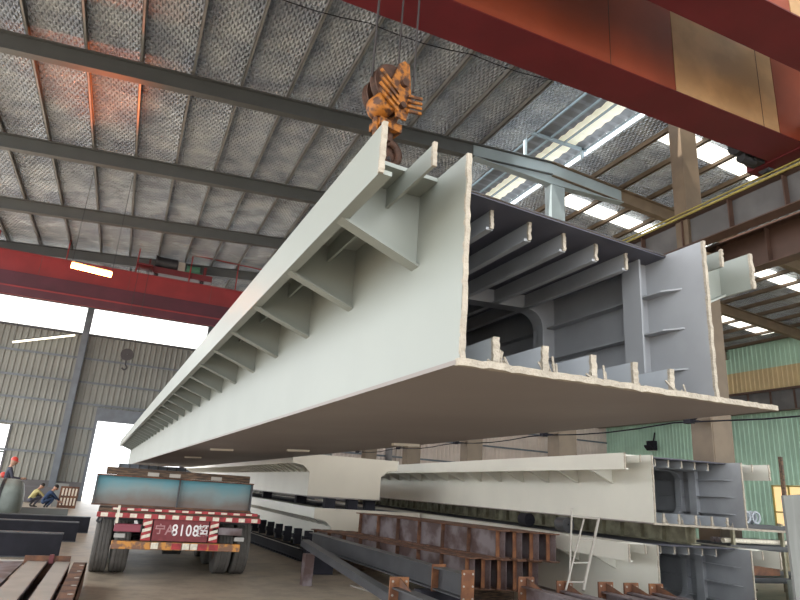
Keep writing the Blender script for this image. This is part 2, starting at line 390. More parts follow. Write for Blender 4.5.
runway(35.5, 7.76, 9.0, YN, YE-.3, 'dark ribbed runway girder along the green wall', 'runweb', 1.5)
# end wall frame
for i, (xx, nm) in enumerate(((-8.5, 'at the far left'), (-3.2, 'between the left window and the doorway'), (3.9, 'right of the doorway'), (9, 'behind the raised girder'), (17, 'nearest to the middle column row'), (24.0, 'halfway along the tan wall'), (31, 'next to the green wall corner'))):
    b = MB(); b.box(-.17, .17, -.02, 0, 0, 13.0); b.box(-.17, .17, -.4, -.38, 0, 13.0); b.box(-.01, .01, -.38, -.02, 0, 13.0)
    tag(obj('wall_column', b, 'bluesteel' if xx < 13 else 'lowwall', loc=(xx, YE-.12, 0)), 'blue grey wall column on the end wall, '+nm, 'column', 'end wall columns')
g = MB()
for z in (8.0, 6.6, 5.35, 3.95, 2.45):
    for x0, x1 in ((XL, DX0), (DX1, XR)):
        if z > 5.3: x0, x1 = (XL, 3) if x0 == XL else (3, XR)
        g.box(x0, x1, YE-.11, YE-.04, z, z+.12)
struct('trim_2', g, 'bluesteel')
g = MB()
for z in (9.45, 11.15): g.box(XL, 13, YE-.12, YE+.02, z, z+.12)
struct('trim_3', g, 'greysteel')
# fluorescent tubes and sodium lamp
def hung_tube(a, b_, m, r, label, top):
    mid = (Vector(a)+Vector(b_))/2
    e = empty('strip_lamp', tuple(mid), 0, label, 'lamp')
    q = MB(); q.T = world_to(e); q.tube(a, b_, r, 10); obj('tube', q, m, e, smooth=True)
    q = MB(); q.T = world_to(e); q.bar(Vector(a)+Vector((0, 0, r+.03)), Vector(b_)+Vector((0, 0, r+.03)), r*2.2, .04); obj('housing', q, 'greysteel', e)
    if top:
        for p in (a, b_): q = MB(); q.T = world_to(e); q.tube((p[0], p[1], p[2]+r), (p[0], p[1], top), .012, 6); obj('hanger', q, 'darkmetal', e)
    return e
hung_tube((-6.75, 40.3, 8.35), (-3.72, 40.3, 9.25), 'tube', .06, 'slanting pale strip lamp in front of the end wall, under the clerestory', 13.0)
hung_tube((-2.95, 25.0, 8.95), (-1.55, 25.0, 8.85), 'sodium', .10, 'glowing orange lamp tube seen before the far red crane', 13.05)

# ------------------------------------------------------------------ box girder sections
def cutpoly(b, pts, d): b.prism(pts, d)
def girder(name, L, skew, us, ss, setb, label, ribs, mats, curve=None, group=None, endplate=False, inner=True, rstart=.5, rstep=.878, W=1.78):
    """local frame: u across (web to web 0..1.78), s along, w up; us/ss = crossfall"""
    H = .95; kW = W/1.78
    root = empty(name, (0, 0, 0), 0, label, 'girder', group)
    cv = curve or (lambda s: 0)
    def T(p): return Vector((p[0]+cv(p[1]), p[1], p[2]+us*p[0]+ss*p[1]))
    NS = 24 if curve else 1
    def strip(b, u0, u1, s0, s1, w0, w1):   # s0 may be a function of u
        for k in range(NS):
            q = []
            for fr in (k/NS, (k+1)/NS):
                pts = []
                for (u, w_) in ((u0, w0), (u1, w0), (u1, w1), (u0, w1)):
                    a = s0(u) if callable(s0) else s0
                    pts.append((u, a+(s1-a)*fr, w_))
                q.append(pts)
            b.hexa(q[0], q[1])
    def new(): m_ = MB(); m_.T = T; return m_
    rnd = random.Random(3)
    def rough(b, a, c, wdt, dpt, n=14):
        a, c = Vector(a), Vector(c)
        n *= 2; vs = []; fs = []
        for k in range(n+1):
            p = a.lerp(c, k/n); j = rnd.uniform(-.004, .003); jx = rnd.uniform(-.0025, .0025); g = wdt[0]*.72
            vs += [(p.x-g+jx, p.y-dpt+j, p.z), (p.x+g+jx, p.y-dpt+j, p.z), (p.x+g+jx, p.y+.004, p.z), (p.x-g+jx, p.y+.004, p.z)]
        for k in range(n):
            o4 = 4*k; fs += [(o4+i, o4+(i+1) % 4, o4+4+(i+1) % 4, o4+4+i) for i in range(4)]
        fs += [(0, 1, 2, 3), (4*n, 4*n+1, 4*n+2, 4*n+3)]
        b.add(vs, fs)
    f0 = lambda u: skew*u
    fd = lambda u: setb+skew*u
    b = new(); strip(b, -.02, 0, f0, L, 0, H); wl = obj('web_plate', b, mats['web'], root)
    b = new(); strip(b, W, W+.02, f0, L, 0, H); wr = obj('web_plate', b, mats['inner'], root)
    b = new(); strip(b, -.44, -.0, fd, L, H-.02, H); obj('wing_plate', b, mats['deck'], root)
    b = new(); strip(b, W+.02, W+.44, fd, L, H-.02, H); obj('wing_plate', b, mats['deck'], root)
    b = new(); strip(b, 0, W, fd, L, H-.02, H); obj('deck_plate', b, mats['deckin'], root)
    if us: b = new(); rough(b, (0, setb, H-.01), (W, setb+skew*W, H-.01), (.002,), .01, 8); obj('cut_edge', b, 'cut', root)
    b = new(); b.box(0, W, L-.02, L, 0, H-.02); obj('light_stop_plate', b, mats['inner'], root)  # unseen plate added to keep sky light out of the far end
    b = new(); strip(b, -.03, W+.66 if us else W+.06, lambda u: skew*u*1.02+.01, L, -.02, 0); obj('bottom_plate', b, mats['under'], root)
    b = new(); strip(b, -.46, -.44, f0 if us else fd, L, H-.235, H); strip(b, -.44, -.40, f0 if us else fd, L, H-.235, H-.215); lipl = obj('edge_plate', b, mats['web'], root)
    b = new(); strip(b, W+.44, W+.46, lambda u: skew*u-.05, L, H-.235, H); obj('edge_plate', b, mats['web'], root)
    if us:      # rough flame-cut front faces
        b = new(); rough(b, (-.008, 0, 0), (-.008, 0, H), (.016,), .012); e = obj('cut_edge', b, 'cut', root); e['label'] = 'rough tan flame-cut edge of the left web'
        b = new(); rough(b, (W+.01, skew*W, 0), (W+.01, skew*W, H), (.016,), .012); e = obj('cut_edge', b, 'cut', root); e['label'] = 'rough tan flame-cut edge of the right web'
        b = new(); rough(b, (-.452, skew*-.44, H-.235), (-.452, skew*-.44, H), (.016,), .012, 6); obj('cut_edge', b, 'cut', root)
        b = new()
        vs = []; fs = []; n = 60
        for k in range(n+1):
            u = -.03+k*2.47/n; j = rnd.uniform(-.008, .004); jz = rnd.uniform(-.003, .003)
            vs += [(u, skew*u-.012+j, -.024+jz), (u, skew*u-.012+j, .006+jz), (u, skew*u+.02, .006+jz), (u, skew*u+.02, -.024)]
        for k in range(n): fs += [(4*k+i, 4*k+(i+1) % 4, 4*k+4+(i+1) % 4, 4*k+4+i) for i in range(4)]
        fs += [(0, 1, 2, 3), (4*n, 4*n+1, 4*n+2, 4*n+3)]; b.add(vs, fs)
        e = obj('cut_edge', b, 'cut', root); e['label'] = 'rough tan flame-cut front edge of the bottom plate'
        b = new(); rough(b, (W+.45, skew*(W+.45)-.05, H-.235), (W+.45, skew*(W+.45)-.05, H), (.018,), .012, 6); obj('cut_edge', b, 'cut', root)
    # outer brackets under both wings
    s = rstart; k = 0; bw = .13 if endplate else .04
    while s < L-.1 and k < ribs:
        for side in (0, 1):
            if side == 0: P = lambda u: u
            else: P = lambda u: W-u
            b = new(); c = cv(s)
            pts = [(-.44, H-.22), (-.02, H-.40), (-.02, H-.02), (-.44, H-.02)]
            b.hexa([(P(u), s-.006, w_) for u, w_ in pts], [(P(u), s+.006, w_) for u, w_ in pts])
            br = obj('bracket', b, mats['web'], root)
            b = new(); b.hexa([(P(-.44), s-bw, H-.235), (P(-.02), s-bw, H-.415), (P(-.02), s+bw, H-.415), (P(-.44), s+bw, H-.235)],
                              [(P(-.44), s-bw, H-.222), (P(-.02), s-bw, H-.402), (P(-.02), s+bw, H-.402), (P(-.44), s+bw, H-.222)])
            obj('bracket_flange', b, mats['web'], br)
        s += rstep; k += 1
    if not inner: 
        if endplate:
            b = new(); pts = [(-.46, H), (W+.46, H), (W+.46, H-.235), (W+.2, H-.27), (W+.02, H-.42), (W+.02, 0), (-.02, 0), (-.02, H-.42), (-.2, H-.27), (-.46, H-.235)]
            b.prism([(u, skew*u-.02, w_) for u, w_ in pts], (0, .02, 0)); e = obj('end_plate', b, 'whiteB', root); e['label'] = 'flat beige end plate closing the girder'
        return root
    # wing stiffeners
    for u in (-.2, W+.2):
        b = new(); strip(b, u-.008, u+.008, lambda q: skew*q-.0, L, H-.125, H-.02); obj('stiffener', b, mats['web'], root)
        if us:
            b = new(); rough(b, (u, skew*u, H-.125), (u, skew*u, H-.01), (.014,), .012, 4); obj('cut_edge', b, 'cut', root)
    # deck stiffeners
    for u in [kW*q for q in (.12, .395, .67, .945, 1.22, 1.5)]:
        b = new(); st = setb+skew*u+.10
        strip(b, u-.007, u+.007, st, L, H-.125, H-.02); strip(b, u-.03, u+.012, st, L, H-.135, H-.12)
        o = obj('stiffener', b, mats['inner'], root)
        if us:
            b = new(); rough(b, (u, st, H-.13), (u, st, H-.02), (.014,), .01, 4); obj('cut_edge', b, 'cut', o)
    for u in [kW*q for q in (.22, .52, .85, 1.17, 1.48)]:
        b = new(); st = skew*u+.07
        b.T = T
        strip(b, u-.012, u+.012, st, L, 0, .14); o = obj('stiffener', b, mats['stiff'], root)
        if us:
            b = new(); rough(b, (u, st, 0), (u, st, .14), (.024,), .012, 4)
            for q in range(5): jx = rnd.uniform(-.02, .09); b.tube((u+jx, st+rnd.uniform(-.04, .02), .005), (u+jx+rnd.uniform(-.03, .03), st+.01, rnd.uniform(.03, .1)), .006, 5)
            obj('cut_edge', b, 'cut', o)
    for w_ in (.19, .44, .69):
        for (uu, sg) in ((W, -1), (0, 1)):
            b = new(); p0 = skew*uu+.14
            b.hexa([(uu, p0+.02, w_-.005), (uu+sg*.075, p0+.12, w_-.005), (uu+sg*.075, L, w_-.005), (uu, L, w_-.005)],
                   [(uu, p0+.02, w_+.005), (uu+sg*.075, p0+.12, w_+.005), (uu+sg*.075, L, w_+.005), (uu, L, w_+.005)])
            o = obj('stiffener', b, mats['inner'], root)
    # ring frame flange on the right web, then manhole diaphragms
    b = new(); b.box(W-.13, W-.115, .60, .75, 0, H-.02); b.box(W-.115, W, .665, .68, 0, H-.02); obj('frame_flange', b, mats['inner'], root)
    for sd in ((1.6, 4.2, 6.8) if us > .01 else (.98, 4.2, 6.8)):
        if sd > L: break
        outer = [(0, 0), (W, 0), (W, H-.02), (0, H-.02)]
        cx, cz, hx, hz, rr = .92*kW, .475, .70*kW, .33, .14; hole = []
        for (sx, sz, a0) in ((1, 1, 0), (-1, 1, 90), (-1, -1, 180), (1, -1, 270)):
            for q in range(7):
                t = R_(a0+15*q); hole.append((cx+sx*(hx-rr)+rr*math.cos(t), cz+sz*(hz-rr)+rr*math.sin(t)))
        n = len(hole)
        b = new(); vs = []
        for (u, w_) in hole:
            # project hole point outward to the rectangle
            du, dw = u-cx, w_-cz
            t = min([((W if du > 0 else 0)-cx)/du if abs(du) > 1e-6 else 9e9, ((H-.02 if dw > 0 else 0)-cz)/dw if abs(dw) > 1e-6 else 9e9])
            ou, ow = cx+du*t, cz+dw*t
            vs += [(u, sd, w_), (ou, sd, ow), (u, sd+.012, w_), (ou, sd+.012, ow)]
        fs = []
        for i in range(n):
            j = (i+1) % n; fs += [(4*i, 4*i+1, 4*j+1, 4*j), (4*i+2, 4*j+2, 4*j+3, 4*i+3), (4*i, 4*j, 4*j+2, 4*i+2)]
        b.add(vs, fs)
        for (u, w_, iu, iw) in ((W, 0, 27, 0),): pass
        # corner fills
        cor = [(W, H-.02), (0, H-.02), (0, 0), (W, 0)]
        for q, (u, w_) in enumerate(cor):
            h0, h1 = hole[7*q], hole[(7*q+6) % n]
            def outp(p):
                du, dw = p[0]-cx, p[1]-cz
                t = min([((W if du > 0 else 0)-cx)/du if abs(du) > 1e-6 else 9e9, ((H-.02 if dw > 0 else 0)-cz)/dw if abs(dw) > 1e-6 else 9e9]); return (cx+du*t, cz+dw*t)
            ring = [outp(hole[7*q+e]) for e in range(7)]
            for e in range(6):
                p, r2 = ring[e], ring[e+1]
                if abs(p[0]-r2[0]) > 1e-4 and abs(p[1]-r2[1]) > 1e-4: b.add([(p[0], sd, p[1]), (u, sd, w_), (r2[0], sd, r2[1])], [(0, 1, 2)])
        d_ = obj('diaphragm', b, mats['inner'], root)
        b = new()      # rim of the manhole
        for i in range(n):
            p, q = hole[i], hole[(i+1) % n]
            b.hexa([(p[0], sd-.06, p[1]), (q[0], sd-.06, q[1]), (q[0], sd+.06, q[1]), (p[0], sd+.06, p[1])],
                   [(p[0]+.012*(1 if p[0] > cx else -1), sd-.06, p[1]), (q[0]+.012*(1 if q[0] > cx else -1), sd-.06, q[1]), (q[0]+.012*(1 if q[0] > cx else -1), sd+.06, q[1]), (p[0]+.012*(1 if p[0] > cx else -1), sd+.06, p[1])])
        obj('manhole_rim', b, mats['inner'], d_)
    return root
mt = dict(web='white', inner='inner', deck='white', deckin='deckin', under='under', stiff='pale_lit')
M['pale_lit'] = mat('pale_and_lit_blue', (.46, .49, .53), .6, 0, .1, 4)  # bottom stiffeners' brighter light put into the colour; pale hoses and tubes share it
M['deckin'] = mat('deck_inner_dark', (.085, .085, .11), .6, 0, .15, 2)  # darker tone than the inner primer, for the deck inside the box
LIFT = girder('box_girder', 26.0, .13, .05, -.006, .27, 'huge white steel box girder hung from the crane hook, sloping away over the truck', 40, mt, rstart=.46)
LIFT.location = (1.207, 2.17, 2.135); LIFT.rotation_euler = (0, 0, .033)
# welded tabs under the bottom plate
for (u, s) in ((.35, 8.2), (1.4, 7.5), (.5, 12.5), (2.0, 4.9)):
    b = MB(); b.T = lambda p: Vector((p[0], p[1], p[2]+.05*p[0]-.006*p[1])); b.box(u, u+.35, s, s+.08, -.05, -.02); obj('tab', b, 'whiteB', LIFT)
mt2 = dict(web='whiteS', inner='inner', deck='whiteS', deckin='deckin', under='under', stiff='pale_lit')
SA = girder('box_girder', 20.0, -.12, 0.0001, 0, .27, 'white box girder on top of the near stack, open blue grey end to the right', 20, mt2, group=None, rstart=.9, rstep=.9, W=1.5)
SA.location = (7.165, 7.077, 1.43); SA.rotation_euler = (0, 0, -.066)
SB = copy_tree(SA); SB.location = (7.10, 7.0, .19); SB.rotation_euler = (0, 0, -.066)
SB['label'] = 'lower white box girder under the near stack, its end partly hidden by rusty beams'
for o_ in (SA, SB):
    for c in kids(o_):
        pass
cvf = lambda s: -.0022*s*s*.6
TB = girder('box_girder', 22.0, 0, 0, 0, .0, 'upper girder of the farther stack with a flat beige end plate', 40, mt2, curve=cvf, inner=False, endplate=True, rstart=.4, rstep=.55)
TB.location = (4.18, 14.75, 1.41); TB.rotation_euler = (0, 0, -.01)
TC = copy_tree(TB); TC.location = (4.84, 14.75, .2); TC.rotation_euler = (0, 0, -.01); TC['label'] = 'lower girder of the farther stack, below the beige ended one'
# spacer blocks
def block(x, y, z, sx, sy, sz, m, label, name='spacer_block', cat='block', rz=0, grp=None):
    b = MB(); b.box(-sx/2, sx/2, -sy/2, sy/2, 0, sz); o = obj(name, b, m, loc=(x, y, z), bevel=.006); o.rotation_euler = (0, 0, rz); return tag(o, label, cat, grp)
for i, (x, y) in enumerate(((4.75, 14.85), (5.35, 14.95), (5.85, 15.05), (4.9, 18), (4.8, 22), (4.7, 26))):
    block(x, y, 1.15, .26 if i < 3 else .3, .2, .225, 'dark', ['black spacer block under the beige end plate, leftmost of three', 'black spacer block under the beige end plate, middle one', 'black spacer block with a hole under the right edge of the beige end plate'][i] if i < 3 else 'black spacer block between the two farther girders', grp='spacer blocks of the farther stack')
for i, (x, y, lb) in enumerate(((5.4, 15.2, 'front'), (5.2, 24, 'rear'))): block(x+.5, y, 0, 1.6, .2, .18, 'timber', 'timber bearer on the floor under the farther stack, %s one' % lb, 'timber_bearer', 'timber', grp='timber bearers')
for i, (x, y, lb) in enumerate(((8.2, 8.2, 'near'), (8.8, 16, 'middle'), (9.2, 24, 'far'))): block(x, y, 0, 1.9, .2, .165, 'timber', 'timber bearer on the floor under the near stack, %s one' % lb, 'timber_bearer', 'timber', -.066, 'timber bearers')
# olive spacer beam between the two stacked girders
r = empty('spacer_beam', (8.15, 7.0, 1.142), -.066, 'olive ribbed spacer beam between the two near stacked girders', 'beam')
b = MB(); b.box(-.01, .01, .3, 18, .02, .25); obj('web', b, 'olive', r)
b = MB(); b.box(-.09, .09, .3, 18, 0, .02); b.box(-.09, .09, .3, 18, .245, .262); obj('flange', b, 'olive', r)
b = MB()
for k in range(36): b.box(-.085, 0, .4+k*.5, .415+k*.5, .02, .245)
obj('rib', b, 'olive', r)['kind'] = 'stuff'
for i, (x, y) in enumerate(((7.35, 10.4), (7.15, 9.0))):
    q = MB(); q.lathe([(.02, 0), (.12, 0), (.12, .24), (.02, .24)], 'y', 16, (0, 0, .125)); tag(obj('steel_drum_block', q, 'greysteel' if i else 'dark', loc=(x, y, 1.15), smooth=True), ['small dark round packer between the near stacked girders', 'small bright round packer between the near stacked girders'][i], 'block')

# ------------------------------------------------------------------ cranes
def crane(yA, yB, wid, z0, z1, label, x0=-11.0, x1=12.75, rail=False, second=True):
    r = empty('overhead_crane', ((x0+x1)/2, yA, z0), 0, label, 'crane', None)
    for yy in ((yA, yB) if second else (yA,)):
        b = MB(); b.T = world_to(r); b.box(x0, x1, yy, yy+.02, z0, z1); b.box(x0, x1, yy+wid-.02, yy+wid, z0, z1); b.box(x0, x1, yy-.04, yy+wid+.04, z0-.02, z0+.01); b.box(x0, x1, yy-.05, yy+wid+.05, z1, z1+.03)
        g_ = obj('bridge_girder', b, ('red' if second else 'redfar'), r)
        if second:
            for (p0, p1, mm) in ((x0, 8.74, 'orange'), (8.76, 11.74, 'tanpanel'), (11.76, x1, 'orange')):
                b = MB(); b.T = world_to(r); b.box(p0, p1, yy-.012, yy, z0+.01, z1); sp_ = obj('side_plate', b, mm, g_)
                if mm == 'tanpanel': sp_['label'] = 'tan panel in the orange side'  # plain tan section between two seams
        b = MB(); b.T = world_to(r); b.box(x0, x1, yy+wid/2-.04, yy+wid/2+.04, z1+.03, z1+.13); obj('rail', b, 'brown', g_)
        for k in range(6): b = MB(); b.T = world_to(r); xx = x0+1.5+k*(x1-x0-3)/5; b.box(xx-.006, xx+.006, yy-.018, yy, z0+.02, z1); obj('weld_seam', b, 'brown', g_)
    ya, yb = yA-.6, (yB if second else yA)+wid+.6
    for xx in (x0-.2, x1):
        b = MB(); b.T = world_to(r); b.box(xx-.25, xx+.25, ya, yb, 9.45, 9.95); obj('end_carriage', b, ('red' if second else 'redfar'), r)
        for yy in (ya+.3, yb-.3):
            b = MB(); b.T = world_to(r); b.lathe([(.04, -.09), (.14, -.09), (.14, .09), (.04, .09)], 'x', 20, (xx, yy, 9.48)); obj('wheel', b, 'darkmetal', r)
    b = MB(); b.T = world_to(r); yy = (yB if second else yA)+wid+.25
    b.tube((x1-1.05, yy, z0+.25), (x1-.35, yy, z0+.25), .2, 16); b.box(x1-.6, x1-.3, yy-.15, yy+.15, z0-.05, z0+.5); b.tube((x1-.9, yy, z0+.0), (x1-.5, yy, z0+.0), .12, 12); obj('travel_motor', b, 'darkmetal', r, smooth=True)
    return r
NC = crane(5.15, 7.5, .78, 9.5, 11.58, 'near red overhead crane with two box beams crossing the upper right')
FC = crane(34.0, 31.2, .8, 9.8, 11.8, 'far red overhead crane in front of the end wall clerestory', second=False)
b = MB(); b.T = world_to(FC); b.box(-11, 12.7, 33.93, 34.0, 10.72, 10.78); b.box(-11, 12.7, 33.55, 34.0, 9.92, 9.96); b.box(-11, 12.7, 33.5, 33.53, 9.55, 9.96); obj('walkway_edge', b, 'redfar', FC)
b = MB(); b.T = world_to(FC); b.box(-11, 12.7, 33.72, 33.98, 9.97, 10.71); b.box(-11, 12.7, 33.49, 33.5, 9.5, 9.88); obj('walkway_skirt', b, 'maroon', FC)  # maroon puts shade into the colour of the crane's less lit lower half
b = MB(); b.T = world_to(FC); b.tube((-11, 34.0, 13.65), (12.7, 34.0, 13.2), .035, 8); b.tube((-11, 34.0, 12.7), (-10.9, 34, 13.65), .03, 6)
for xx in (-7.4, -4.3, -1.0, 1.7, 4.2, 7, 10): b.tube((xx, 34.0, 11.8), (xx, 34.0, 13.55-.019*(xx+11)*.9), .035, 6)
obj('handrail', b, 'redfar', FC)
# far trolley with hoist
r = empty('crane_trolley', (1.2, 34.4, 11.93), 0, 'red crane trolley with motors sitting on the far crane', 'crane trolley')
b = MB(); b.box(-1.7, 1.7, -.35, .9, .12, .45); b.box(-2.2, -1.4, -1.3, -.2, .12, .2); obj('frame', b, 'red', r)
b = MB()
for xx in (-1.2, 1.2): b.lathe([(.03, -.05), (.13, -.05), (.13, .05), (.03, .05)], 'y', 16, (xx, .0, .13))
obj('wheel', b, 'darkmetal', r)
b = MB(); b.tube((-1.2, 0, .8), (-.2, 0, .8), .33, 18); b.tube((-1.35, 0, .8), (-1.2, 0, .8), .4, 18); obj('drum', b, 'darkmetal', r, smooth=True)
b = MB(); b.tube((.3, 0, .72), (1.0, 0, .72), .24, 16); b.box(.2, 1.1, -.25, .25, .45, .55); obj('motor', b, mat('motor_green', (.05, .16, .10), .5), r, smooth=True)
b = MB(); b.box(-.15, .2, -.2, .2, .45, 1.0); obj('gearbox', b, 'lightsteel', r)
b = MB(); b.box(1.2, 1.35, -.2, .2, .45, .95); obj('bracket', b, 'red', r)
b = MB(); b.box(-1.65, -1.55, -.2, .2, .45, .85); obj('bracket', b, 'red', r)
q = MB(); pts = []
for k in range(33):
    x = -11.3+k*24.3/32; pts.append((x, 12.55, min(zl(x), zr(x))-.42-.12*abs(math.sin(PI*k/4))))
q.path(pts, .014, 5); tag(obj('lighting_cable', q, 'dark'), 'thin dark cable slung under the purlins before the hook block', 'cable')
# far hook block on its ropes
r = empty('hook_block', (-.6, 33.25, 7.0), 0, 'small dark hook block dangling before the end wall', 'hook')
b = MB(); b.lathe([(.02, -.1), (.30, -.1), (.30, .1), (.02, .1)], 'y', 20, (0, 0, .3)); obj('sheave', b, 'darkmetal', r, smooth=True)
b = MB()
for xx in (-.25, .25): b.tube((xx, 0, .3), (xx, 0, 5.04), .012, 6)
obj('rope', b, 'rope', r)
b = MB(); b.path([(0, 0, .05), (.0, 0, -.2), (.12, 0, -.35), (.0, 0, -.48), (-.13, 0, -.38)], .04, 8); obj('hook', b, 'darkmetal', r)
# near trolley on top of the girders and main hook block
r = empty('crane_trolley', (2.5, 6.85, 11.72), 0, 'hoist trolley above the hook block, mostly out of view on the near crane', 'crane trolley')
b = MB(); b.box(-1.0, 1.0, -1.6, 1.3, .1, .3); obj('frame', b, 'red', r)
b = MB(); b.tube((0, -.9, .65), (0, .6, .65), .3, 18); obj('drum', b, 'darkmetal', r, smooth=True)
hb = empty('hook_block', (2.45, 6.75, 6.5), R_(12), 'rusty orange crane hook block behind the raised girder', 'hook')
for k, xx in enumerate((-.17, .17)):
    b = MB()
    b.lathe([(.03, -.05), (.24, -.05), (.29, -.07), (.29, -.045), (.25, 0), (.29, .045), (.29, .07), (.24, .05), (.03, .05)], 'y', 26, (xx*.2-.03, xx*.9, .26)); obj('sheave', b, 'hookrust', hb, smooth=True)
b = MB()
pl = [(-.13, .0), (-.16, .25), (-.06, .55), (.02, .62), (.10, .60), (.14, .30), (.17, 0), (.10, -.28), (-.06, -.28)]
for yy in (-.27, -.02, .23): b.prism([(x+.04, yy, z+.05) for x, z in pl], (0, .03, 0))
ck = obj('cheek_plate', b, 'hook', hb, bevel=.008)
b = MB(); b.tube((.06, -.33, .30), (.06, .33, .30), .055, 14); b.tube((.05, -.33, -.05), (.05, .33, -.05), .045, 12); obj('axle_pin', b, 'hookrust', hb, smooth=True)
b = MB()
for q in range(4):
    a = -.25+q*.1
    b.bar((-.32, -.29+.0*q, .34-.1*q), (-.02, -.31, .10-.09*q), .03, .035); b.bar((.12, -.31, .12-.075*q), (.36, -.29, .19-.075*q), .03, .035)
obj('guard_bar', b, 'hook', hb)
b = MB(); b.lathe([(.01, -.16), (.12, -.17), (.16, -.10), (.165, .1), (.12, .17), (.01, .16)], 'y', 20, (-.16, -.1, -.06)); obj('side_cap', b, 'hook', hb, smooth=True)
b = MB(); b.tube((-.19, -.05, -.12), (-.19, -.05, -.5), .035, 8); b.box(-.17, .17, -.14, .14, -.34, -.22); obj('crosshead', b, 'hook', hb)
b = MB(); pts = [(.05+.02, 0, -.30)]
for q in range(13):
    t = R_(100-q*25); pts.append((.09+.15*math.cos(t), 0, -.62+.16*math.sin(t)))
for i in range(len(pts)-1): b.tube(pts[i], pts[i+1], .055-.0015*i, 10)
obj('hook', b, 'hookrust', hb, smooth=True)
b = MB(); b.lathe([(.01, -.05), (.17, -.04), (.19, 0), (.17, .04), (.01, .05)], 'y', 20, (.16, .08, -.56)); obj('hook_guard', b, 'hookrust', hb, smooth=True)
b = MB(); b.T = world_to(hb)
for xx, yy in ((2.13, 6.55), (2.25, 6.9), (2.64, 6.95), (2.75, 6.6)): b.tube((xx, yy, 6.8), (xx, yy, 11.8), .014, 6)
obj('rope', b, 'rope', hb)
b = MB(); b.T = world_to(hb)
for xx, yy, zz in ((1.0, 6.0, 3.15), (1.0, 7.6, 3.12), (2.9, 6.0, 3.25), (2.9, 7.6, 3.22)): b.tube((2.55, 6.8, 5.85), (xx, yy, zz), .016, 6)
obj('sling', b, 'rope', hb)

# ------------------------------------------------------------------ truck trailer
TX, TY = 1.13, 11.5
tr = empty('flatbed_trailer', (TX, TY, 0), 0, 'dirty flatbed lorry trailer seen from behind with red and white striped tail board', 'truck')
b = MB(); b.box(-1.3, 1.3, 0, 11.5, .98, 1.07); obj('deck', b, 'timber', tr)
b = MB()
for xx in (-.45, .45): b.box(xx-.08, xx+.08, .15, 11.5, .62, .98)
for k in range(8): b.box(-1.2, 1.2, .6+k*1.45, .68+k*1.45, .86, .98)
obj('chassis', b, 'darkmetal', tr)
def striped(name, x0, x1, y, z0, z1, n, par, tilt=0, ph=0):
    q = MB(); q.box(x0, x1, y, y+.05, z0, z1); o = obj(name, q, 'rred', par)
    for k in range(n):
        q = MB(); a = x0+(k+.5+ph)*(x1-x0)/n; h = (x1-x0)/n*.24
        q.box(a-h, a+h, y-.006, y, z0+.008, z1-.008); obj('white_stripe', q, 'rwhite', o)
    return o
striped('tail_board', -1.31, 1.31, -.06, .935, 1.01, 12, tr)
striped('tail_board', -1.1, 1.25, -.03, 1.045, 1.09, 11, tr, ph=-.2)
b = MB(); b.box(-1.02, 1.02, -.02, .1, .46, .58); obj('bumper_bar', b, 'bumper', tr, bevel=.01)
bb_ = [c for c in kids(tr) if c.name.startswith('bumper')][0]
for a in (-.1, .32, .5): q = MB(); q.box(a, a+.15, -.032, -.02, .475, .57); obj('red_stripe', q, 'rred', bb_)
for a in (-.42, .07, .2): q = MB(); q.box(a, a+.11, -.032, -.02, .475, .57); obj('pale_stripe', q, 'rwhite', bb_)
nb = MB(); nb.box(-.43, .45, -.02, .01, .60, .93); board = obj('number_board', nb, 'platered', tr)
def textmesh(s, size, x, y, z, m, par, sx=1.0, name='lettering'):
    cu = bpy.data.curves.new('text', 'FONT'); cu.body = s; cu.size = size; cu.extrude = .003; cu.align_x = 'CENTER'; cu.align_y = 'CENTER'; cu.offset = .003; cu.space_character = 1.15
    o = bpy.data.objects.new('text', cu); COL.objects.link(o)
    dg = bpy.context.evaluated_depsgraph_get(); dg.update()
    me = bpy.data.meshes.new_from_object(o.evaluated_get(dg)); COL.objects.unlink(o); bpy.data.objects.remove(o)
    me.transform(Matrix.Translation((x, y, z)) @ Matrix.Rotation(PI/2, 4, 'X') @ Matrix.Diagonal((sx, 1, 1, 1)))
    me.materials.clear(); me.materials.append(m)
    t = bpy.data.objects.new(name, me); COL.objects.link(t); t.parent = par; return t
wp = mat('number_white', (.85, .80, .78), .6); wp2 = mat('number_faded', (.42, .22, .22), .7); wp3 = mat('number_grey', (.72, .68, .66), .7)
textmesh('\u5b81', .17, -.32, -.026, .77, wp2, board); textmesh('A', .22, -.17, -.026, .765, wp2, board, .9)
textmesh('8108', .25, .08, -.026, .765, wp, board, .78); textmesh('\u8d85', .20, .36, -.026, .765, wp3, board)
for x0, c1, c2 in ((-.60, 'rred', 'rwhite'), (.47, 'rred', 'rwhite')):
    q = MB(); q.box(x0, x0+.15, -.02, .01, .60, .93); o = obj('marker_panel', q, c1, tr)
    for k in range(3): q = MB(); q.prism([(x0+.01, -.026, .62+k*.1), (x0+.14, -.026, .66+k*.1), (x0+.14, -.026, .71+k*.1), (x0+.01, -.026, .67+k*.1)], (0, .006, 0)); obj('white_stripe', q, c2, o)
for x0 in (-1.02, .62):
    q = MB(); q.box(x0, x0+.40, -.02, .12, .72, .84); l_ = obj('tail_lamp', q, 'lamp_red' if x0 < 0 else 'rustp', tr, bevel=.008)
    q = MB(); q.box(x0+.40*(x0 < 0)-(.0 if x0 < 0 else .1), x0+.40*(x0 < 0)+(.06 if x0 < 0 else 0), -.02, .1, .73, .83); obj('lamp_bracket', q, 'darkmetal', l_)
    q = MB(); q.box(x0+.02+(.27 if x0 > 0 else 0), x0+.18+(.27 if x0 > 0 else 0), -.02, .05, .63, .69); obj('reverse_lamp', q, 'lamp_clear', tr)
b = MB(); b.path([(-1.27, -.02, .93), (-1.29, -.05, .87), (-1.24, -.07, .85), (-1.22, -.05, .9)], .018, 6); obj('tow_hook', b, 'darkmetal', tr)
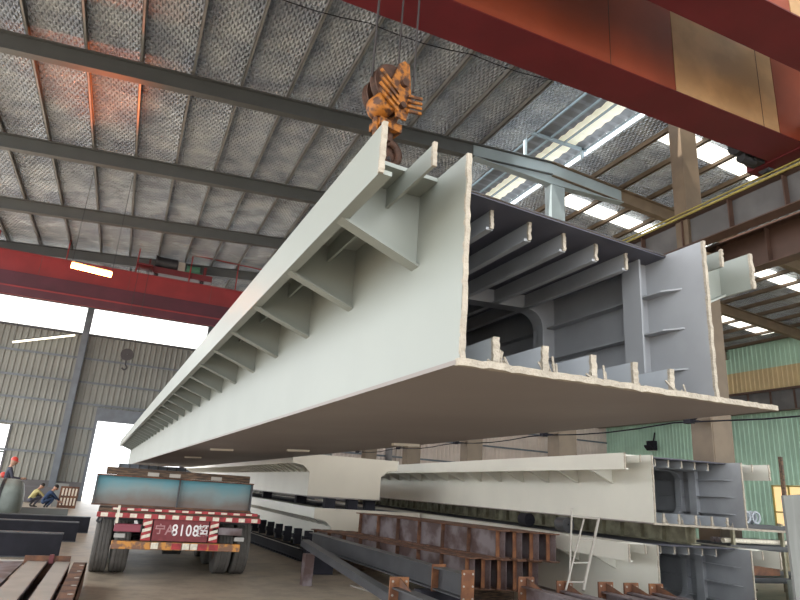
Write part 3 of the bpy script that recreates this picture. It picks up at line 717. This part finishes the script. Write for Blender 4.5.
b = MB(); b.box(-1.02, -.98, -.08, -.06, .85, 1.12); obj('pale_strap', b, 'rwhite', tr)
for ax in (.95, 2.25, 3.55):
    for xx in (-1.16, -.85, .85, 1.16):
        q = MB(); R0 = .5; rim = []
        for (hh, rr) in ((-.13, .27), (-.135, .44), (-.12, .49), (-.09, .50), (-.065, .50), (-.06, .488), (-.05, .488), (-.045, .5), (-.01, .5), (-.008, .488), (.008, .488), (.01, .5), (.045, .5), (.05, .488), (.06, .488), (.065, .50), (.09, .5), (.12, .49), (.135, .44), (.13, .27)): rim.append((rr, hh))
        q.lathe(rim, 'x', 40, (xx, ax, .5)); ty = obj('tyre', q, 'rubber', tr)
        q = MB(); q.lathe([(.02, -.03), (.27, -.10), (.28, -.12), (.28, .12), (.27, .10), (.02, .03)], 'x', 24, (xx, ax, .5)); obj('rim', q, 'rust', ty, smooth=True)
    q = MB(); q.tube((-1.1, ax, .5), (1.1, ax, .5), .075, 12); q.lathe([(.02, -.2), (.2, -.15), (.2, .15), (.02, .2)], 'x', 16, (0, ax, .5)); obj('axle', q, 'darkmetal', tr)
# load across the tail
r = empty('plate_girder', (TX-.13, TY+.35, 1.10), 0, 'teal painted plate girder lying across the trailer tail', 'girder')
b = MB(); b.box(-1.3, 1.3, -.01, .01, .02, .47); obj('web', b, 'teal', r)
b = MB(); b.box(-1.3, 1.3, -.14, .14, 0, .02); b.box(-1.3, 1.3, -.14, .14, .47, .49); obj('flange', b, 'rust', r)
for xx in (-1.29, 0.02, 1.27):
    b = MB(); b.box(xx, xx+.02, -.13, .13, .02, .47); obj('stiffener', b, 'greysteel', r)
r = empty('timber_beam', (TX-.1, TY+.35, 1.592), 0, 'rough brown beam lying on the teal girder', 'beam')
b = MB(); b.box(-1.2, 1.18, -.16, .1, 0, .12); obj('beam', b, 'timber', r, bevel=.008)
b = MB()
for xx in (-.55, -.2, .5): b.box(xx, xx+.18, -.18, -.165, .01, .07)
obj('cleat', b, 'lightsteel', r)
r = empty('head_board', (1.1, 22.6, 1.09), 0, 'blue grey ribbed head board at the front of the trailer', 'head board')
b = MB(); b.box(-1.1, 1.0, 0, .05, 0, .85); obj('panel', b, 'bluesteel', r)
b = MB()
for k in range(8): b.box(-1.08+k*.29, -1.03+k*.29, -.05, 0, 0, .85)
obj('rib', b, 'greysteel', r)
r = empty('support_trestle', (.9, 27.4, 0), 0, 'red steel trestle under the far end of the raised girder', 'trestle')
b = MB()
for xx in (-.7, 1.1):
    b.bar((xx-.3, -.3, 0), (xx, 0, 1.90), .1, .1, (0, 1, 0)); b.bar((xx+.3, .3, 0), (xx, 0, 1.90), .1, .1, (0, 1, 0))
obj('leg', b, 'red', r)
b = MB(); b.bar((-.85, 0, 1.91), (1.5, 0, 1.99), .2, .08); obj('cross_beam', b, 'red', r)

# ------------------------------------------------------------------ loose steel
def ibeam(name, a, c, h, wdt, label, m='rustp', mf='rust', stiff=0, plate=None, plate_m='rusto', group=None, tf=.018, endstiff=True, zb=0):
    """I beam lying upright from a (near) to c (far); z = bottom"""
    a, c = Vector(a), Vector(c); d = c-a; L = d.length; yaw = math.atan2(-d.x, d.y); pitch = math.asin(d.z/L)
    r = empty(name, a, 0, label, 'steel beam', group); r.rotation_euler = (pitch, 0, yaw)
    b = MB(); b.box(-.006, .006, 0, L, tf, h-tf); obj('web', b, m, r)
    b = MB(); b.box(-wdt/2, wdt/2, 0, L, 0, tf); b.box(-wdt/2, wdt/2, 0, L, h-tf, h); obj('flange', b, mf, r)
    for k in range(stiff):
        s = .12+(L-.24)*k/max(1, stiff-1)
        b = MB(); b.box(-wdt*.42, wdt*.42, s-.007, s+.007, tf, h-tf); obj('stiffener', b, plate_m if k == 0 else mf, r)
    if plate:
        pw, ph, s = plate
        b = MB(); b.box(-pw/2, pw/2, s-.012, s+.012, -.04, ph-.04); p_ = obj('end_plate', b, plate_m, r)
        b = MB()
        for zz in (.12, .5, .88):
            for xx in (-.36, .36): b.tube((pw*xx, s-.02, ph*zz-.04), (pw*xx, s+.02, ph*zz-.04), .012, 8)
        obj('bolt', b, 'lightsteel', p_)
    return r
lab1 = ['leftmost, its ribbed web facing the camera', 'second from the left', 'third from the left', 'rightmost']
for k in range(4):
    dx, dy = .235*k, -.115*k
    ibeam('plate_girder', (5.74+dx, 8.78+dy, .73), (4.9+dx, 13.1+dy, .73), .42, .19, 'rusty plate girder, upper row of pile, '+lab1[k], 'rustp', 'rust', 7, group='rusty girder pile upper row')
lab2 = ['leftmost, dark web with stiffeners', 'second from the left', 'third from the left', 'fourth from the left', 'rightmost']
for k in range(5):
    dx, dy = .25*k, -.06*k
    ibeam('plate_girder', (5.24+dx, 8.85+dy, .28), (4.2+dx, 14.0+dy, .28), .45, .19, 'rusty plate girder, lower row of pile, '+lab2[k], 'rustp', 'rust', 9, group='rusty girder pile lower row')
block(5.75, 9.6, 0, 1.5, .2, .27, 'timber', 'timber bearer below the near ends of the rusty girder pile', 'timber_bearer', 'timber', .2, 'timber bearers')
block(5.05, 13.2, 0, 1.6, .2, .27, 'timber', 'timber bearer below the far ends of the rusty girder pile', 'timber_bearer', 'timber', .2, 'timber bearers')
r = ibeam('steel_beam', (4.03, 6.95, .46), (3.85, 12.9, .46), .27, .18, 'dark grey beam with a rusty bolted end plate in front of the pile', 'greysteel', 'greysteel', 0, (.17, .36, 0))
b = MB(); b.box(-.1, .1, .7, .72, -.02, .30); obj('splice_plate', b, 'rusto', r)
block(4.1, 7.75, 0, .7, .18, .45, 'dark', 'dark trestle block under the near end of the grey beam', 'trestle_block', 'block', .05)
block(3.88, 12.5, 0, .6, .18, .45, 'dark', 'dark trestle block under the far end of the grey beam', 'trestle_block', 'block', .05)
# leaning channel and rod
r = empty('steel_channel', (3.62, 5.6, .17), 0, 'long dark channel sloping from the floor up to the black stubs', 'steel channel')
b = MB(); b.T = world_to(r); p0, p1 = Vector((3.53, 6.6, .26)), Vector((3.25, 11.35, .70)); b.bar(p0, p1, .15, .02); b.bar(p0+Vector((-.07, 0, -.05)), p1+Vector((-.07, 0, -.05)), .014, .1); b.bar(p0+Vector((.07, 0, -.05)), p1+Vector((.07, 0, -.05)), .014, .1); obj('channel', b, 'greysteel', r)
block(3.27, 11.1, 0, .16, .2, .50, 'rustp', 'rusty box under the upper end of the sloping channel', 'support_box', 'block')
block(3.5, 7.2, 0, .4, .2, .15, 'timber', 'small timber under the lower end of the sloping channel', 'timber_bearer', 'timber', 0, 'timber bearers')
b = MB(); b.tube((4.05, 11.0, .015), (4.35, 9.5, .015), .014, 8); tag(obj('steel_rod', b, 'lightsteel'), 'thin pale rod lying on the floor beside the sloping channel', 'rod')
# low dark beam with upright stubs beside the farther stack
r = empty('stub_rail', (4.35, 15.9, 0), 0, 'low black beam with a row of upright black stubs beside the farther stack', 'steel beam')
b = MB(); b.T = world_to(r); ib(b, (4.15, 14.6, .26), (3.80, 19.5, .26), .26, .2, .02); ib(b, (4.5, 13.9, .26), (4.15, 14.6, .26), .26, .2, .02); obj('beam', b, 'dark', r)
b = MB(); b.T = world_to(r); b.bar((4.06, 14.6, .262), (3.71, 19.5, .262), .03, .01); obj('edge_strip', b, 'lightsteel', r)
for k in range(8):
    y = 14.2+k*.75; x = 4.42-(y-14)*.075
    b = MB(); b.T = world_to(r); b.box(x-.09, x+.09, y-.05, y+.05, .26, .62); b.box(x-.13, x+.05, y-.09, y+.09, .40, .50); obj('stub', b, 'dark', r)
# long beams along the bottom edge, far ends with bolted plates
pl = [(2.98, 6.6, 'standing alone left of the grey beam'), (4.72, 6.75, 'leftmost of the right hand group'), (5.05, 6.45, 'second of the right hand group'), (5.62, 6.4, 'third, just right of the ladder foot'), (5.97, 6.35, 'fourth, below the lower girder'), (6.32, 6.3, 'fifth, nearest the open girder end')]
for x, y, t in pl:
    r = ibeam('plated_beam', (x, 2.2, .42), (x, y, .42), .22, .16, 'beam with a rusty bolted end plate along the bottom edge, '+t, 'rustp' if x > 4 else 'greysteel', 'rustp' if x > 4 else 'greysteel', 0, (.22, .36, y-2.2), group='bolted end plate beams')
    b = MB(); L = y-2.2; b.prism([(-.006, L-.02, .22), (-.006, L-.32, .22), (-.006, L-.02, .31)], (.012, 0, 0)); obj('gusset', b, 'rust', r)
for y, nm in ((3.2, 'near'), (5.6, 'far')): block(4.65, y, 0, 3.8, .2, .41, 'timber', 'timber bearer on the floor below the bolted end plate beams, %s one' % nm, 'timber_bearer', 'timber', 0, 'timber bearers')

# left foreground steel
r = empty('beam_pair', (-.66, 10.9, 0), 0, 'pair of beams with pale top flanges in the lower left corner', 'steel beam')
b = MB(); ib(b, (-.165, -6.5, .32), (-.165, 0, .32), .32, .27, .02); o = obj('beam', b, 'rustp', r)
b = MB(); ib(b, (.165, -6.5, .32), (.165, 0, .32), .32, .21, .02); obj('beam', b, 'rustp', r)
b = MB(); b.box(-.29, -.04, -6.4, -.02, .321, .327); b.box(.07, .26, -6.4, -.02, .321, .327); obj('pale_flange_face', b, 'lightsteel', r)
b = MB(); b.box(-.34, .26, 0, .03, 0, .40); obj('end_plate', b, 'rust', r)
b = MB(); b.box(-.02, .04, -.06, -.0, .3, .42); obj('red_clip', b, 'red', r)
r = empty('holed_plate', (-.27, 10.9, 0), 0, 'brown flange plate with pale bolt holes at the lower left, beside the beam pair', 'steel plate')
b = MB(); b.box(-.08, .10, -6.5, 0, .30, .32); b.box(.08, .10, -6.5, 0, 0, .32); obj('angle', b, 'rust', r)
for k in range(10): b = MB(); b.tube((.04, -.35-k*.6, .318), (.04, -.35-k*.6, .324), .032, 12); obj('bolt_hole', b, 'lightsteel', r)
r = empty('rusty_plate_beam', (-1.5, 11.2, 0), 0, 'wide purple brown plate beam at the left edge of the picture bottom', 'steel beam')
b = MB(); b.box(-.9, .48, -6.5, 0, .26, .29); obj('plate', b, 'rustp', r)
b = MB(); b.box(-.8, -.76, -6.4, -.1, 0, .26); b.box(.3, .34, -6.4, -.1, 0, .26); obj('web', b, 'rust', r)
b = MB(); b.box(-.9, .52, -.05, 0, .29, .31); obj('edge_strip', b, 'lightsteel', r)
for x1, y, h, m, t in ((-.74, 14.2, .44, 'dark', 'nearest of the three dark beams lying left of the truck'), (-.62, 17.4, .44, 'dark', 'middle of the three dark beams lying left of the truck'), (-.45, 19.9, .42, 'dark', 'farthest of the three dark beams lying left of the truck'), (-1.25, 24.0, .40, 'greyslab', 'pale grey beam lying behind the three dark ones')):
    r = empty('steel_beam', (x1, y, 0), 0, t, 'steel beam', 'beams lying left of the truck')
    b = MB(); b.box(-6, 0, 0, .03, .02, h-.02); obj('web', b, m, r)
    b = MB(); b.box(-6, 0, -.02, .26, h-.02, h); b.box(-6, 0, -.02, .26, 0, .02); obj('flange', b, 'greysteel' if m == 'dark' else 'lightsteel', r)
r = empty('large_pipe', (-2.42, 21.5, .68), 0, 'big grey green pipe with a rounded end at the left edge', 'pipe')
b = MB(); b.lathe([(.56, -5), (.60, -5), (.60, -.25), (.58, -.1), (.5, 0), (.3, .06), (.02, .07), (.02, .03), (.28, .02), (.46, -.04), (.54, -.12), (.56, -.25)], 'x', 40); obj('shell', b, 'pvc', r, smooth=True)
b = MB(); b.lathe([(.605, -.5), (.615, -.5), (.615, -.42), (.605, -.42)], 'x', 40); obj('weld_band', b, 'darkmetal', r)
for x in (-3.6, -6.1): block(x, 21.5, 0, .3, .9, .06, 'timber', 'timber chock under the big pipe, %s one' % ('right' if x == -3.6 else 'left'), 'timber_chock', 'timber')
# leaning gratings and panels by the doorway
for (x0, x1, zt, y, m, t, bars) in ((-2.5, -1.95, 1.05, 33.4, 'greyslab', 'pale plain panel leaning by the doorway behind the workers', 0), (-2.2, -1.45, .95, 32.6, 'rust', 'rusty slotted grating leaning by the doorway', 5)):
    r = empty('leaning_panel' if not bars else 'slotted_grating', ((x0+x1)/2, y, 0), 0, t, 'panel' if not bars else 'grating'); r.rotation_euler = (R_(-14), 0, 0)
    W_ = x1-x0; b = MB(); b.box(-W_/2, W_/2, 0, .03, 0, zt); obj('panel', b, m, r)
    if bars:
        b = MB()
        for k in range(bars):
            for q in range(2): b.box(-W_/2+.08+k*.135, -W_/2+.15+k*.135, -.012, 0, .12+q*.42, .44+q*.42)
        obj('slot_face', b, 'rwhite', r)
b = MB(); b.box(-1.2, 1.2, 0, .6, 0, .75); tag(obj('tool_cabinet', b, 'lowwall', loc=(-3.6, 36.5, 0), bevel=.02), 'low grey cabinet standing against the end wall left of the gratings', 'cabinet')

# ------------------------------------------------------------------ ladder, right hand rack and panel
r = empty('stepladder', (5.4, 6.7, 0), 0, 'thin grey metal stepladder leaning before the lower near girder', 'ladder')
b = MB(); b.T = world_to(r); b.tube((5.74, 6.62, 1.46), (5.20, 6.30, .66), .018, 8); b.tube((5.50, 6.62, 1.44), (4.95, 6.30, .66), .012, 8); obj('rail', b, 'lightsteel', r)
b = MB(); b.T = world_to(r); b.tube((5.42, 6.75, 1.56), (5.24, 6.60, .66), .012, 8); obj('back_leg', b, 'lightsteel', r)
for f in (.38, .8, 1.12):
    b = MB(); b.T = world_to(r); A = Vector((5.74, 6.62, 1.46)).lerp(Vector((5.20, 6.30, .66)), f/1.25); B_ = Vector((5.50, 6.62, 1.44)).lerp(Vector((4.95, 6.30, .66)), f/1.25); b.tube(A, B_, .010, 8); obj('rung', b, 'lightsteel', r)
b = MB(); b.T = world_to(r); b.tube((5.42, 6.75, 1.46), (5.74, 6.62, 1.45), .011, 8); obj('top_bar', b, 'lightsteel', r)
r = empty('standing_plate', (7.1, 5.0, 0), 0, 'tall grey steel plate standing at the right edge of the picture', 'steel plate')
b = MB(); b.hexa([(-.05, 0, 0), (1.2, .3, 0), (1.2, .33, 0), (-.05, .03, 0)], [(-.08, 0, 1.86), (1.2, .3, 1.95), (1.2, .33, 1.95), (-.08, .03, 1.86)]); obj('plate', b, 'greyplate', r)
b = MB(); b.box(.60, .64, -.0, .1, 0, 1.85); obj('rib', b, 'greysteel', r)
b = MB(); b.bar((.10, .12, 1.4), (.11, .12, 2.31), .04, .03); obj('strut', b, 'timber', r)
r = empty('storage_rack', (12.2, 9.7, 0), 0, 'pipe rack seen between the near stack and the standing grey plate', 'rack')
for x in (11.55, 13.0, 14.6):
    for y in (9.4, 10.6): b = MB(); b.T = world_to(r); b.box(x-.03, x+.03, y-.03, y+.03, 0, 1.5); obj('post', b, 'olive', r)
for z in (.45, 1.05, 1.45):
    b = MB(); b.T = world_to(r); b.box(11.4, 14.8, 9.35, 9.43, z-.08, z); b.box(11.4, 14.8, 10.57, 10.65, z-.08, z); b.box(11.4, 14.8, 9.35, 10.65, z-.1, z-.07); obj('shelf', b, 'greysteel', r)
for k, (x, t) in enumerate(((11.95, 'left'), (12.25, 'middle'), (12.55, 'right'))):
    q = MB(); n = 20
    for ring in range(4):
        for i in range(n):
            t0, t1 = 2*PI*i/n, 2*PI*(i+1)/n; R2 = .115-.02*(ring % 2)
            q.tube((R2*math.cos(t0), -.09+.06*ring, R2*math.sin(t0)), (R2*math.cos(t1), -.09+.06*ring, R2*math.sin(t1)), .024, 5)
    tag(obj('hose_coil', q, 'pale_lit', loc=(x, 9.7, 1.595)), 'pale coiled hose on the rack top shelf, %s of three' % t, 'coil', 'coiled hoses')
for k in range(3):
    q = MB(); q.tube((-1.6, 0, 0), (1.6, 0, 0), .05, 12); tag(obj('stored_pipe', q, 'rwhite' if k < 1 else 'rustp', loc=(13.0, 9.52+.13*k, 1.12), smooth=True), ['white pipe lying on the middle rack shelf', 'dark pipe on the middle rack shelf, behind the white one', 'dark pipe on the middle rack shelf, farthest back'][k], 'pipe')
block(12.3, 9.95, .46, 1.6, .7, .45, 'rust', 'brown crate on the lowest rack shelf', 'crate', 'crate')
block(12.9, 8.3, 0, 1.6, .9, .5, 'pvc', 'pale grey box on the floor in front of the pipe rack', 'storage_box', 'box')
block(12.1, 17.5, 0, 1.3, .8, 1.62, 'band', 'beige cabinet behind the near stacked girders', 'cabinet', 'cabinet')
for k, (x, y, z) in enumerate(((12.5, 13.5, .3), (12.5, 13.5, .62))):
    q = MB()
    for j in range(6): q.tube((-2.0, -.3+.12*j, 0), (2.0, -.3+.12*j, 0), .055, 8)
    o = obj('pipe_bundle', q, 'greysteel' if k else 'pale_lit', loc=(x, y, z+.0)); tag(o, ['lower bundle of tubes behind the near stack', 'upper bundle of tubes behind the near stack'][k], 'pipes'); o['kind'] = 'stuff'
block(12.5, 13.5, 0, 3.6, .9, .24, 'timber', 'timber pallet under the bundles of tubes', 'timber_pallet', 'pallet'); block(12.5, 13.5, .36, 3.2, .6, .19, 'timber', 'timber spacer between the bundles of tubes', 'timber_spacer', 'timber')
# cable, clamps and floodlights
q = MB(); pts = []
for k in range(25):
    y = 5.5+k*(34.9-5.5)/24; sag = -.12*math.sin(PI*((y-5.5) % 5.9)/5.9); pts.append((12.55, y, 3.75+sag))
q.path(pts, .018, 6); tag(obj('power_cable', q, 'dark'), 'black cable strung along the row of tan columns', 'cable')
for i, y in enumerate(CY):
    q = MB(); q.box(-.08, .08, -.1, .1, -.09, .09); q.box(-.02, .38, -.02, .02, -.02, .02); q.prism([(-.02, -.1, -.05), (.02, -.1, -.05), (.02, -.45, .12), (-.02, -.45, .12)], (0, 0, .06)); tag(obj('cable_clamp', q, 'dark', loc=(12.60, y, 3.78)), 'black cable clamp on the tan column row, '+['nearest', 'second nearest', 'third', 'fourth', 'farthest'][i], 'clamp', 'cable clamps')
for i, (y, z) in enumerate(((29.5, 6.6), (35.6, 6.2))):
    r = empty('flood_light', (36.35, y, z), 0, 'black flood light on the green wall, '+['right of the nearest tan column', 'left of the nearest tan column'][i], 'lamp', 'wall flood lights')
    q = MB(); q.box(-.45, -.1, -.35, .35, -.35, .35); q.prism([(-.45, -.35, -.35), (-.45, .35, -.35), (-.75, .3, -.1), (-.75, -.3, -.1)], (0, 0, .12)); obj('housing', q, 'dark', r)
    q = MB(); q.bar((-.1, 0, .3), (.08, 0, 1.0), .08, .08, (0, 1, 0)); obj('bracket', q, 'dark', r)
    q = MB(); q.box(-.43, -.12, -.3, .3, -.37, -.35); obj('lens', q, 'daylight' if i == 0 else 'lamp_clear', r)

# ------------------------------------------------------------------ people
def person(loc, yaw, J, label, top, helmet, helmet_m='helmet_red', legs='cloth_dark'):
    """J: dict of joint points (x right, y forward, z up), body grown with a skin modifier"""
    r = empty('person', loc, yaw, label, 'person')
    vs = []; es = []; rad = []
    def chain(pts, parent=None):
        last = parent
        for p, rr in pts:
            vs.append(p); rad.append(rr); i = len(vs)-1
            if last is not None: es.append((last, i))
            last = i
        return last
    pel = chain([(J['pelvis'], .13)])
    ch = chain([(J['waist'], .12), (J['chest'], .14), (J['neck'], .055)], pel)
    chest = ch-1
    hd = chain([(J['head'], .06)], ch)
    ends = []
    for sd in ('l', 'r'):
        e = chain([(J['sh_'+sd], .06), (J['el_'+sd], .045), (J['wr_'+sd], .028)], chest)
        d = (Vector(J['wr_'+sd])-Vector(J['el_'+sd])).normalized(); side = d.orthogonal().normalized(); up = d.cross(side)
        pm = Vector(J['wr_'+sd])+d*.06; palm = chain([(tuple(pm), .03)], e)
        for k in range(4):
            o = (k-1.5)*.022; l_ = (.07, .08, .075, .06)[k]
            f1 = pm+side*o+d*.035; f2 = f1+d*l_*.5+up*.008; f3 = f2+d*l_*.4+up*.025
            chain([(tuple(f1), .010), (tuple(f2), .009), (tuple(f3), .008)], palm)
        t1 = pm-side*.045-d*.02; t2 = t1-side*.015+d*.035; chain([(tuple(t1), .011), (tuple(t2), .009)], palm)
        k_ = chain([(J['hip_'+sd], .085), (J['kn_'+sd], .06), (J['an_'+sd], .042)], pel)
        an = Vector(J['an_'+sd]); chain([(tuple(an+Vector((0, .06, -.05))), .045), (tuple(an+Vector((0, .17, -.06))), .035)], k_)
    me = bpy.data.meshes.new('body'); me.from_pydata(vs, es, [])
    o = bpy.data.objects.new('body', me); COL.objects.link(o)
    md = o.modifiers.new('skin', 'SKIN'); md.use_smooth_shade = True
    for i, rr in enumerate(rad): me.skin_vertices[0].data[i].radius = (rr, rr*(.8 if i in (0, 1, 2) else 1))
    me.skin_vertices[0].data[0].use_root = True
    sb = o.modifiers.new('sub', 'SUBSURF'); sb.levels = 1; sb.render_levels = 1
    dg = bpy.context.evaluated_depsgraph_get(); dg.update()
    nm = bpy.data.meshes.new_from_object(o.evaluated_get(dg)); COL.objects.unlink(o); bpy.data.objects.remove(o)
    nm.materials.clear()
    for m_ in ('skin', top, legs, 'boots'): nm.materials.append(M[m_])
    hz = J['pelvis'][2]; nk = Vector(J['neck']); wl_, wr_ = Vector(J['wr_l']), Vector(J['wr_r']); al, ar = Vector(J['an_l']), Vector(J['an_r'])
    pv = Vector(J['pelvis']); legpts = [Vector(J[k+s_]) for s_ in 'lr' for k in ('hip_', 'kn_', 'an_')]
    uppts = [Vector(J[k]) for k in ('waist', 'chest', 'sh_l', 'sh_r', 'el_l', 'el_r')]
    for p in nm.polygons:
        c = p.center; p.use_smooth = True
        if min((c-wl_).length, (c-wr_).length) < .14 and min((c-wl_-(wl_-Vector(J['el_l'])).normalized()*.09).length, (c-wr_-(wr_-Vector(J['el_r'])).normalized()*.09).length) < .12: p.material_index = 0
        elif (c-Vector(J['head'])).length < .13 or (c-nk).length < .05: p.material_index = 0
        elif min((c-al).length, (c-ar).length) < .1 or min((c-al-Vector((0, .12, -.06))).length, (c-ar-Vector((0, .12, -.06))).length) < .13: p.material_index = 3
        elif min((c-q).length for q in legpts) < min((c-q).length for q in uppts): p.material_index = 2
        else: p.material_index = 1
    body = bpy.data.objects.new('body', nm); COL.objects.link(body); body.parent = r
    H_ = Vector(J['head']); tl = J.get('tilt', 0)
    # head with face features, one continuous shape, overlapping the neck
    q = MB(); n = 16; m2 = 12; vs = []; fs = []
    for a in range(m2+1):
        th = PI*a/m2
        for k in range(n):
            ph = 2*PI*k/n; x = .076*math.sin(th)*math.cos(ph); y = .095*math.sin(th)*math.sin(ph); z = .12*math.cos(th)
            if z < 0: x *= 1+z*1.8; y *= 1+z*.6
            if y > .06 and abs(x) < .022 and -.035 < z < .02: y += .022
            if y > .06 and abs(abs(x)-.03) < .014 and -.005 < z < .03: y -= .012
            if y > .05 and abs(x) < .03 and -.07 < z < -.05: y += .005
            if abs(x) > .07 and abs(y) < .02 and abs(z) < .03: x *= 1.2
            vs.append((x, y, z))
    for a in range(m2):
        for k in range(n): fs.append((a*n+k, a*n+(k+1) % n, (a+1)*n+(k+1) % n, (a+1)*n+k))
    rt = Matrix.Rotation(-tl, 3, 'X'); q.T = lambda p: H_+rt@(p+Vector((0, .02, .06)))
    q.add(vs, fs); obj('head', q, 'skin', body, smooth=True)
    q = MB(); q.T = lambda p: H_+rt@(p+Vector((0, .01, .06)))
    if helmet:
        q.lathe([(.105, .03), (.103, .07), (.085, .12), (.04, .15), (.005, .155), (.005, .145), (.095, .04)], 'z', 20); q.prism([(-.08, .07, .03), (.08, .07, .03), (.05, .155, .025), (-.05, .155, .025)], (0, 0, .012)); obj('helmet', q, helmet_m, r, smooth=True)
    else:
        q.lathe([(.088, .0), (.092, .05), (.075, .1), (.03, .13), (.005, .132), (.005, .12), (.08, .02)], 'z', 16); obj('hair', q, 'hair', r, smooth=True)
    return r
stand = dict(pelvis=(0, 0, .93), waist=(0, .02, 1.08), chest=(0, .04, 1.28), neck=(0, .06, 1.46), head=(0, .08, 1.54), sh_l=(-.18, .04, 1.38), sh_r=(.18, .04, 1.38), el_l=(-.22, .08, 1.12), el_r=(.24, .14, 1.12), wr_l=(-.2, .26, 1.0), wr_r=(.2, .38, 1.12), hip_l=(-.1, 0, .88), hip_r=(.1, 0, .88), kn_l=(-.11, .04, .48), kn_r=(.12, .04, .48), an_l=(-.11, 0, .10), an_r=(.13, 0, .10), tilt=.2)
crouch = dict(pelvis=(0, 0, .32), waist=(0, .08, .45), chest=(0, .20, .62), neck=(0, .30, .78), head=(0, .35, .85), sh_l=(-.18, .22, .70), sh_r=(.18, .22, .70), el_l=(-.22, .40, .52), el_r=(.22, .42, .52), wr_l=(-.12, .58, .40), wr_r=(.12, .60, .38), hip_l=(-.1, .02, .30), hip_r=(.1, .02, .30), kn_l=(-.17, .38, .50), kn_r=(.17, .38, .48), an_l=(-.14, .12, .11), an_r=(.14, .14, .11), tilt=.5)
bend = dict(pelvis=(0, 0, .88), waist=(0, .10, 1.0), chest=(0, .30, 1.08), neck=(0, .46, 1.12), head=(0, .54, 1.12), sh_l=(-.18, .34, 1.05), sh_r=(.18, .34, 1.05), el_l=(-.2, .42, .80), el_r=(.2, .42, .80), wr_l=(-.14, .56, .62), wr_r=(.14, .56, .62), hip_l=(-.1, 0, .84), hip_r=(.1, 0, .84), kn_l=(-.11, .06, .46), kn_r=(.12, .06, .46), an_l=(-.11, 0, .10), an_r=(.13, 0, .10), tilt=1.0)
person((-3.1, 23.0, .16), R_(-75), stand, 'person in red helmet and dark clothes standing behind the big pipe', 'cloth_dark', True)
person((-3.85, 23.3, .16), R_(-100), bend, 'person in red jacket bending over behind the big pipe at the left edge', 'cloth_red', True)
block(-3.3, 23.1, 0, 1.3, 1.0, .15, 'timber', 'low timber platform behind the big pipe carrying the standing workers', 'timber_platform', 'platform')
person((-3.2, 31.5, 0), R_(-60), crouch, 'person in yellow top crouching left of the gratings', 'cloth_yellow', False)
person((-2.6, 30.4, 0), R_(-70), crouch, 'person in navy clothes crouching in front of the slotted grating', 'cloth_blue', False, legs='cloth_blue')

# ------------------------------------------------------------------ light
def area(name, loc, rot_, sx, sy, p, col=(1, 1, 1)):
    l = bpy.data.lights.new(name, 'AREA'); l.shape = 'RECTANGLE'; l.size = sx; l.size_y = sy; l.energy = p; l.color = col
    o = bpy.data.objects.new(name, l); COL.objects.link(o); o.location = loc; o.rotation_euler = rot_; return o
sl_ = bpy.data.lights.new('sodium_glow', 'SPOT'); sl_.spot_size = R_(38); sl_.spot_blend = 1; sl_.energy = 1700; sl_.color = (1, .17, .03); sl_.shadow_soft_size = .3
o = bpy.data.objects.new('sodium_glow', sl_); COL.objects.link(o); o.location = (-2.25, 24.8, 9.25); o.rotation_euler = (Vector((-2.7, 18.8, 13.0))-Vector((-2.25, 24.8, 9.25))).to_track_quat('-Z', 'Y').to_euler()
sun = bpy.data.lights.new('sun', 'SUN'); sun.energy = 10; sun.angle = R_(1); sun.color = (1, .95, .86)
o = bpy.data.objects.new('sun', sun); COL.objects.link(o); o.rotation_euler = Vector((.50, .10, -.95)).to_track_quat('-Z', 'Y').to_euler()
S.view_settings.view_transform = 'Standard'; S.view_settings.look = 'None'; S.view_settings.exposure = 0.38; S.view_settings.gamma = 1
